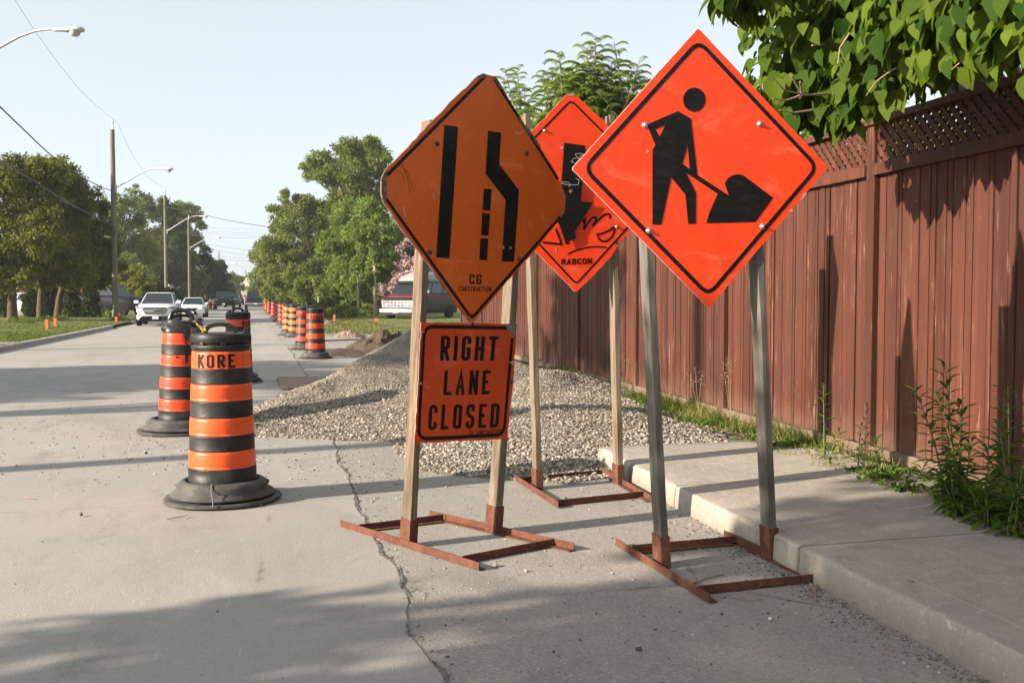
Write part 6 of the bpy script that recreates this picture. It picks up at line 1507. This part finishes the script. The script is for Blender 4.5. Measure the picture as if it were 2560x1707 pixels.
for q in ribbon([(.075 * math.cos(a * .5236), .05 * math.sin(a * .5236)) for a in range(12)], .018, True) + ribbon([(-.03, .03), (-.01, -.02), (.04, -.02)], .014): mb.add([(a.x, -.03, .62 + a.y) for a in q], [(0, 1, 2, 3)])
mb.build('emblem', M['chrome'], sed)
mirror_pair(sed, 1.5, 1.02, .86, M['white'], (.2, .1, .13)); sed.scale = (.86, .86, .86)
# dark cars further up the left kerb
truckspec = dict(w=1.95, l=5.4, hood=1.15, belt=1.22, top=1.82, cowl=1.35, deck=3.6, roof=(2.0, 3.3, 3.65), ax=(.95, 4.3), wr=.40, zb=.38, bed=1.25, rw=.76, split=(.52,))
def front_face(t, W, z0, z1, grille, plate=True):
    flat_part('grille', [(-.48, -.01, z1), (.48, -.01, z1), (.44, -.01, z0), (-.44, -.01, z0)], .05, grille, t)
    for s_ in (-1, 1): flat_part('headlight', [(s_ * .55, .02, z1 + .02), (s_ * W * .86, .09, z1 + .02), (s_ * W * .86, .09, z0 + .08), (s_ * .55, .02, z0 + .06)][::s_], .05, M['lampg'], t)
    if plate: flat_part('number_plate', [(-.15, -.03, z0 - .08), (.15, -.03, z0 - .08), (.15, -.03, z0 - .22), (-.15, -.03, z0 - .22)], .012, M['platew'], t)
p = G(559, 774.5); pk1, W = car('black pickup parked beyond the white sedan, facing the camera', (p.x, p.y, 0), yaw_to(0, 0, *toward), M['black'], truckspec, 'pickup'); front_face(pk1, W, .72, .98, M['dkplast']); mirror_pair(pk1, 1.6, 1.3, .92, M['dkplast'])
p = G(581, 769); pk2, W = car('dark parked car half hidden behind the far black pickup', (p.x, p.y, 0), yaw_to(0, 0, *toward), M['navy'], dict(w=1.85, l=4.6, hood=1.05, belt=1.1, top=1.62, cowl=1.1, deck=4.1, roof=(1.9, 3.9, 4.4), ax=(.9, 3.6), wr=.34, zb=.28, rw=.72, tail=1.08)); front_face(pk2, W, .62, .84, M['dkplast'])
p = G(593, 763.5); pk3, W = car('farthest dark car parked at the left kerb', (p.x, p.y, 0), yaw_to(0, 0, *toward), M['black'], dict(w=1.85, l=4.6, hood=1.0, belt=1.05, top=1.6, cowl=1.1, deck=4.1, roof=(1.9, 3.9, 4.4), ax=(.9, 3.6), wr=.34, zb=.28, rw=.72, tail=1.05)); front_face(pk3, W, .62, .84, M['dkplast'])
# pickup driving away
away = (-toward[0], -toward[1])
p = G(639, 774.6); Lp = 5.5; dv = Vector((away[0], away[1], 0))
pk4, W = car('dark blue pickup driving away in the open lane', (p.x + dv.x * Lp, p.y + dv.y * Lp, 0), yaw_to(0, 0, *away), M['navy'], dict(truckspec, w=2.0, l=Lp, top=1.86, rw=.78), 'pickup', 'pickup_truck')
for s_ in (-1, 1): flat_part('tail_light', [(s_ * .84, Lp + .012, 1.16), (s_ * .99, Lp + .012, 1.16), (s_ * .99, Lp + .012, .86), (s_ * .84, Lp + .012, .86)][::-s_], -.05, M['redlens'], pk4)
flat_part('tailgate', [(.80, Lp + .010, 1.2), (-.80, Lp + .010, 1.2), (-.80, Lp + .010, .74), (.80, Lp + .010, .74)], -.03, M['navy'], pk4)
mb = MB(); mb.box((0, Lp + .08, .60), (1.9, .16, .17)); mb.build('rear_bumper', M['chrome'], pk4, bevel=.02)
flat_part('number_plate', [(.15, Lp + .17, .68), (-.15, Lp + .17, .68), (-.15, Lp + .17, .54), (.15, Lp + .17, .54)], -.012, M['platew'], pk4)
mirror_pair(pk4, 1.6, 1.35, .95, M['dkplast'])
p = G(652, 768); vw, W = car('pale box-like vehicle beyond the pickup in the open lane', (p.x, p.y + 6, 0), yaw_to(0, 0, *away), M['silver'], dict(w=2.0, l=5.2, hood=1.3, belt=1.35, top=2.25, cowl=.9, deck=5.0, roof=(1.5, 4.9, 5.1), ax=(1.0, 4.0), wr=.38, zb=.35, rw=.86, tail=1.4), 'van', 'pale_van')
# maroon van on the verge
vy = math.radians(24); vdir = (-math.sin(vy), -math.cos(vy)); p = G(1016, 801, .05)
van, W = car('old maroon and grey van with a raised roof and chrome grille, parked on the verge', (p.x - .45, p.y - .2, .06), yaw_to(0, 0, *vdir), M['vgrey'], dict(w=2.0, l=5.1, hood=1.22, belt=1.40, top=2.02, cowl=.78, deck=4.9, roof=(1.45, 4.85, 5.0), ax=(.85, 4.0), wr=.37, zb=.36, rw=.80, tail=1.42, split=(.27, .6)), 'van', 'parked_van')
mb = MB(); body_loft(mb, [(1.22, .80, 1.98, 2.02, .70, 0), (1.7, .81, 1.99, 2.36, .58, .06), (2.2, .81, 1.99, 2.50, .56, .06), (4.6, .81, 1.99, 2.50, .56, .06), (4.9, .80, 1.99, 2.25, .60, .03)]); mb.build('raised_roof', M['fibre'], van)
mb = MB(); mb.hexa([(-.86, .30, 1.185), (.86, .30, 1.185), (.88, .80, 1.335), (-.88, .80, 1.335), (-.86, .30, 1.235), (.86, .30, 1.235), (.88, .80, 1.395), (-.88, .80, 1.395)]); mb.build('bonnet', M['maroon'], van, bevel=.02)
for s_ in (-1, 1):
    flat_part('maroon_stripe', [(s_ * 1.004, .5, 1.30), (s_ * 1.004, 4.9, 1.36), (s_ * 1.004, 4.9, 1.06), (s_ * 1.004, .5, 1.06)][::-s_], -s_ * .01, M['maroon'], van, 'x')
grl = flat_part('grille', [(-.92, -.03, 1.02), (.92, -.03, 1.02), (.90, -.03, .66), (-.90, -.03, .66)], .08, M['chrome'], van)
for z in (.97, .905, .79, .73):
    for k in range(6):
        mb = MB(); x = -.52 + k * .208; mb.box((x, -.034, z), (.16, .012, .03)); mb.build('grille_slot', M['dkplast'], grl)
mb = MB(); mb.bar((-.06, -.038, .85), (.06, -.038, .85), .01, .045); mb.bar((-.11, -.037, .85), (.11, -.037, .85), .008, .022); mb.build('emblem', M['chrome'], grl)
for s_ in (-1, 1):
    for z in (.93, .77): mb = MB(); mb.box((s_ * .755, -.035, z), (.20, .02, .12)); mb.build('headlight', M['lampg'], van, bevel=.01)
mb = MB(); mb.box((0, -.10, .50), (1.96, .18, .19)); mb.build('front_bumper', M['silver'], van, bevel=.03)
mb = MB(); mb.box((0, -.09, .335), (1.80, .10, .13)); mb.build('valance', M['vgrey'], van, bevel=.02)
flat_part('number_plate', [(-.16, -.20, .56), (.16, -.20, .56), (.16, -.20, .40), (-.16, -.20, .40)], .012, M['platew'], van)
mb = MB(); mb.box((1.16, 1.05, 1.50), (.26, .12, .18)); mb.bar((1.0, 1.05, 1.3), (1.12, 1.05, 1.44), .03, .03); mb.build('mirror', M['chrome'], van, bevel=.03)
# dark pickup and pale car in the driveway behind the cedars
p = G(318, 791, .06); pk5, W = car('black pickup parked across the driveway behind the nearest full pole', (p.x + 0.95, p.y + .4, .06), yaw_to(0, 0, .97, -.24), M['black'], dict(truckspec, rim='dark', hood=1.20, belt=1.28, top=1.86, bed=1.3), 'pickup'); front_face(pk5, W, .74, 1.0, M['dkplast'], False)
mb = MB(); mb.box((0, -.06, .56), (1.9, .14, .2)); mb.build('front_bumper', M['chrome'], pk5, bevel=.03)
p = G(70, 792, .06); pk6, W = car('pale car half hidden between the cedars at the left', (p.x, p.y + 5, .06), yaw_to(0, 0, .97, -.24), M['silver'], dict(w=1.8, l=4.5, hood=.95, belt=1.0, top=1.48, cowl=1.2, deck=3.7, roof=(2.0, 3.3, 4.0), ax=(.9, 3.6), wr=.32, zb=.22, rw=.68, tail=1.0))

# ================================================================== HOUSE AND STREET SMALLS
hb = AT(75, 742, 84); hs_o = thing('brick_house', 'red brick house with pale upper wall hidden behind the street trees', 'house', (hb.x, hb.y, 0), math.radians(6))
mb = MB(); mb.box((0, 4, .85), (11, 8, 2.2)); mb.build('brick_wall', M['brick'], hs_o)
mb = MB(); mb.box((0, 4, 3.05), (10.9, 7.9, 2.2)); mb.build('upper_wall', M['beige'], hs_o)
for x in (-3.6, -.7, 3.1):
    mb = MB(); mb.box((x, -.02, 2.7), (1.2, .12, 1.2)); w_ = mb.build('window', M['whitep'], hs_o)
    for s_ in (-.28, .28): mb = MB(); mb.box((x + s_, -.085, 2.7), (.46, .02, .98)); mb.build('pane', M['glass'], w_)
mb = MB(); mb.hexa([(-5.9, -.6, 4.15), (5.9, -.6, 4.15), (5.9, 8.6, 4.15), (-5.9, 8.6, 4.15), (-4, 3.9, 5.6), (4, 3.9, 5.6), (4, 4.1, 5.6), (-4, 4.1, 5.6)]); mb.build('roof', M['roof'], hs_o)
hb = AT(583, 742, 190); h2 = thing('pale_house', 'pale house peeping through the trees at the road end', 'house', (hb.x, hb.y, 0), .2)
mb = MB(); mb.box((0, 3, 1.6), (9, 6, 3.2)); mb.build('wall', M['beige'], h2)
mb = MB(); mb.hexa([(-5, -.5, 3.2), (5, -.5, 3.2), (5, 6.5, 3.2), (-5, 6.5, 3.2), (-5, 2.9, 5), (5, 2.9, 5), (5, 3.1, 5), (-5, 3.1, 5)]); mb.build('roof', M['beige'], h2)
def stake(px, py, h, label, wire_=False):
    p = G(px, py, .10); o = thing('survey_stake', label, 'stake', p, 0, 'orange survey stakes'); mb = MB()
    if wire_: mb.tube([(0, 0, -.05), (0, 0, h * .5)], .012, 6); mb.build('stem', M['wire'], o); mb = MB(); mb.box((.0, 0, h * .72), (.14, .02, h * .5)); mb.build('flag', M['orange'], o)
    else: mb.hexa([(-.05, -.025, -.06), (.05, -.025, -.06), (.05, .025, -.06), (-.05, .025, -.06), (-.055, -.025, h), (.055, -.025, h), (.055, .025, h), (-.055, .025, h)]); mb.build('marker_board', M['orange'], o, bevel=.006)
stake(117.5, 824, .36, 'left one of the two orange stakes standing on the lawn'); stake(138.5, 817, .34, 'right one of the two orange stakes standing on the lawn')
stake(291, 806, .26, 'short orange stake in front of the nearest full pole'); stake(297.5, 797, .30, 'small orange stake right of the nearest full pole foot')
stake(836, 802, .30, 'orange stake on the verge right of the drum row'); stake(941, 813, .30, 'orange wire flag in the grass left of the maroon van', True)
mb = MB(); p = G(526, 773.5); o = thing('fire_hydrant', 'red fire hydrant with a pale top at the left kerb beyond the white cars', 'hydrant', p)
mb.lathe([(.30, 0), (.30, .08), (.17, .10), (.16, .62), (.24, .64), (.24, .70), (.17, .78)], 14); mb.tube([(-.30, 0, .48), (.30, 0, .48)], .085, 10); mb.tube([(0, -.28, .42), (0, 0, .42)], .10, 10); mb.build('barrel', M['hydr'], o)
mb = MB(); mb.lathe([(.18, .78), (.16, .90), (.08, .98), (.05, 1.02), (.05, 1.08)], 14); mb.build('bonnet', M['whitep'], o)
# plastic mesh round a dig, with tape
A, B, C_ = G(734, 784), G(772, 782), G(790, 783); o = thing('plastic_barrier_fence', 'sagging orange plastic mesh fence with yellow tape beside the drum row', 'barrier fence', A)
mb = MB(); Z = [1.15, .75, .95, 1.25, .9, 1.2]; n_ = len(Z)
for i in range(n_ - 1):
    a, b = (A.lerp(B, i / (n_ - 1)) - A), (A.lerp(B, (i + 1) / (n_ - 1)) - A); mb.hexa([a + Vector((0, 0, .05)), b + Vector((0, 0, .05)), b + Vector((0, .02, .05)), a + Vector((0, .02, .05)), a + Vector((0, 0, Z[i])), b + Vector((0, 0, Z[i + 1])), b + Vector((0, .02, Z[i + 1])), a + Vector((0, .02, Z[i]))])
mb.build('mesh_sheet', M['rednet'], o)
for k, f in enumerate((0, .45, 1)):
    a = A.lerp(B, f) - A; mb = MB(); mb.tube([a + Vector((0, -.03, 0)), a + Vector((0, -.03, 1.35 - .2 * (k == 1)))], .035, 6); mb.build('post', M['orange'], o)
for k, (z0, z1, z2) in enumerate(((1.25, .85, 1.3), (.75, .62, .66), (.45, .30, .55))):
    mb = MB(); P = [G(700, 784) - A + Vector((0, -.1, z1 * .9)), Vector((0, -.06, z1)), (A.lerp(B, .5) - A) + Vector((0, -.06, z0)), (B - A) + Vector((0, -.06, z2)), G(796, 785) - A + Vector((0, -.1, .45))]; mb.tube(P, .035, 5); mb.build('tape', M['ytape'], o)
for px, py, h, lb in ((682, 762, 1.4, 'orange marker board behind the far drums'), (785, 772, .9, 'small orange barrier board right of the plastic mesh fence')):
    p = G(px, py); o = thing('barrier_board', lb, 'barrier', p); mb = MB(); mb.box((0, 0, h * .75), (.55, .06, h * .5)); mb.build('panel', M['orange'], o, bevel=.01); mb = MB(); mb.tube([(-.2, 0, 0), (-.2, 0, h)], .03, 6); mb.tube([(.2, 0, 0), (.2, 0, h)], .03, 6); mb.build('legs', M['orange'], o)
p = AT(606, 752, 235); o = thing('mesh_barrier', 'low red mesh barrier closing the far end of the open lane', 'barrier', (p.x, p.y, 0)); mb = MB(); mb.box((0, 0, .55), (3.6, .1, 1.1)); mb.build('mesh_sheet', M['rednet'], o)
for s_ in (-1.7, 0, 1.7): mb = MB(); mb.box((s_, -.08, .6), (.1, .06, 1.3)); mb.build('post', M['orange'], o)
p = AT(584, 752, 200); o = thing('excavator', 'small orange digging machine at the far left roadside', 'excavator', (p.x, p.y, 0)); mb = MB(); mb.box((0, 0, 1.45), (2.0, 2.4, .7)); mb.build('body', M['orange'], o, bevel=.1); mb = MB(); mb.box((-.4, 0, 2.2), (.9, 1.2, .9)); mb.build('cab', M['glass'], o); mb = MB(); mb.box((0, 0, .5), (2.1, 2.6, .75)); mb.build('tracks', M['dkplast'], o, bevel=.2); mb = MB(); mb.tube([(.5, -.8, 1.7), (1.6, -1.4, 2.6), (2.6, -1.8, 1.6), (2.5, -1.9, .8)], .14, 6); mb.build('boom', M['orange'], o)
mb = MB(); p = G(846, 772); o = thing('marker_pole', 'thin grey marker pole at the edge of the right wood', 'pole', G(796, 792, .1)); mb.tube([(0, 0, 0), (0, 0, 1.2)], .03, 6); mb.build('shaft', M['grey'], o)

# ------------------------------------------------------------------ the hazy summer air
hz = bpy.data.materials.new('hazy_air'); hz.use_nodes = True; hn = hz.node_tree; hn.nodes.remove(hn.nodes['Principled BSDF'])
pv = hn.nodes.new('ShaderNodeVolumePrincipled'); pv.inputs['Color'].default_value = (0.93, 0.96, 1.0, 1); pv.inputs['Density'].default_value = 0.0004; pv.inputs['Anisotropy'].default_value = 0.2
hn.links.new(pv.outputs[0], hn.nodes['Material Output'].inputs['Volume'])
mb = MB(); mb.box((0, 720, 9), (1780, 1540, 20.2)); tag(mb.build('haze', hz), kind='stuff')
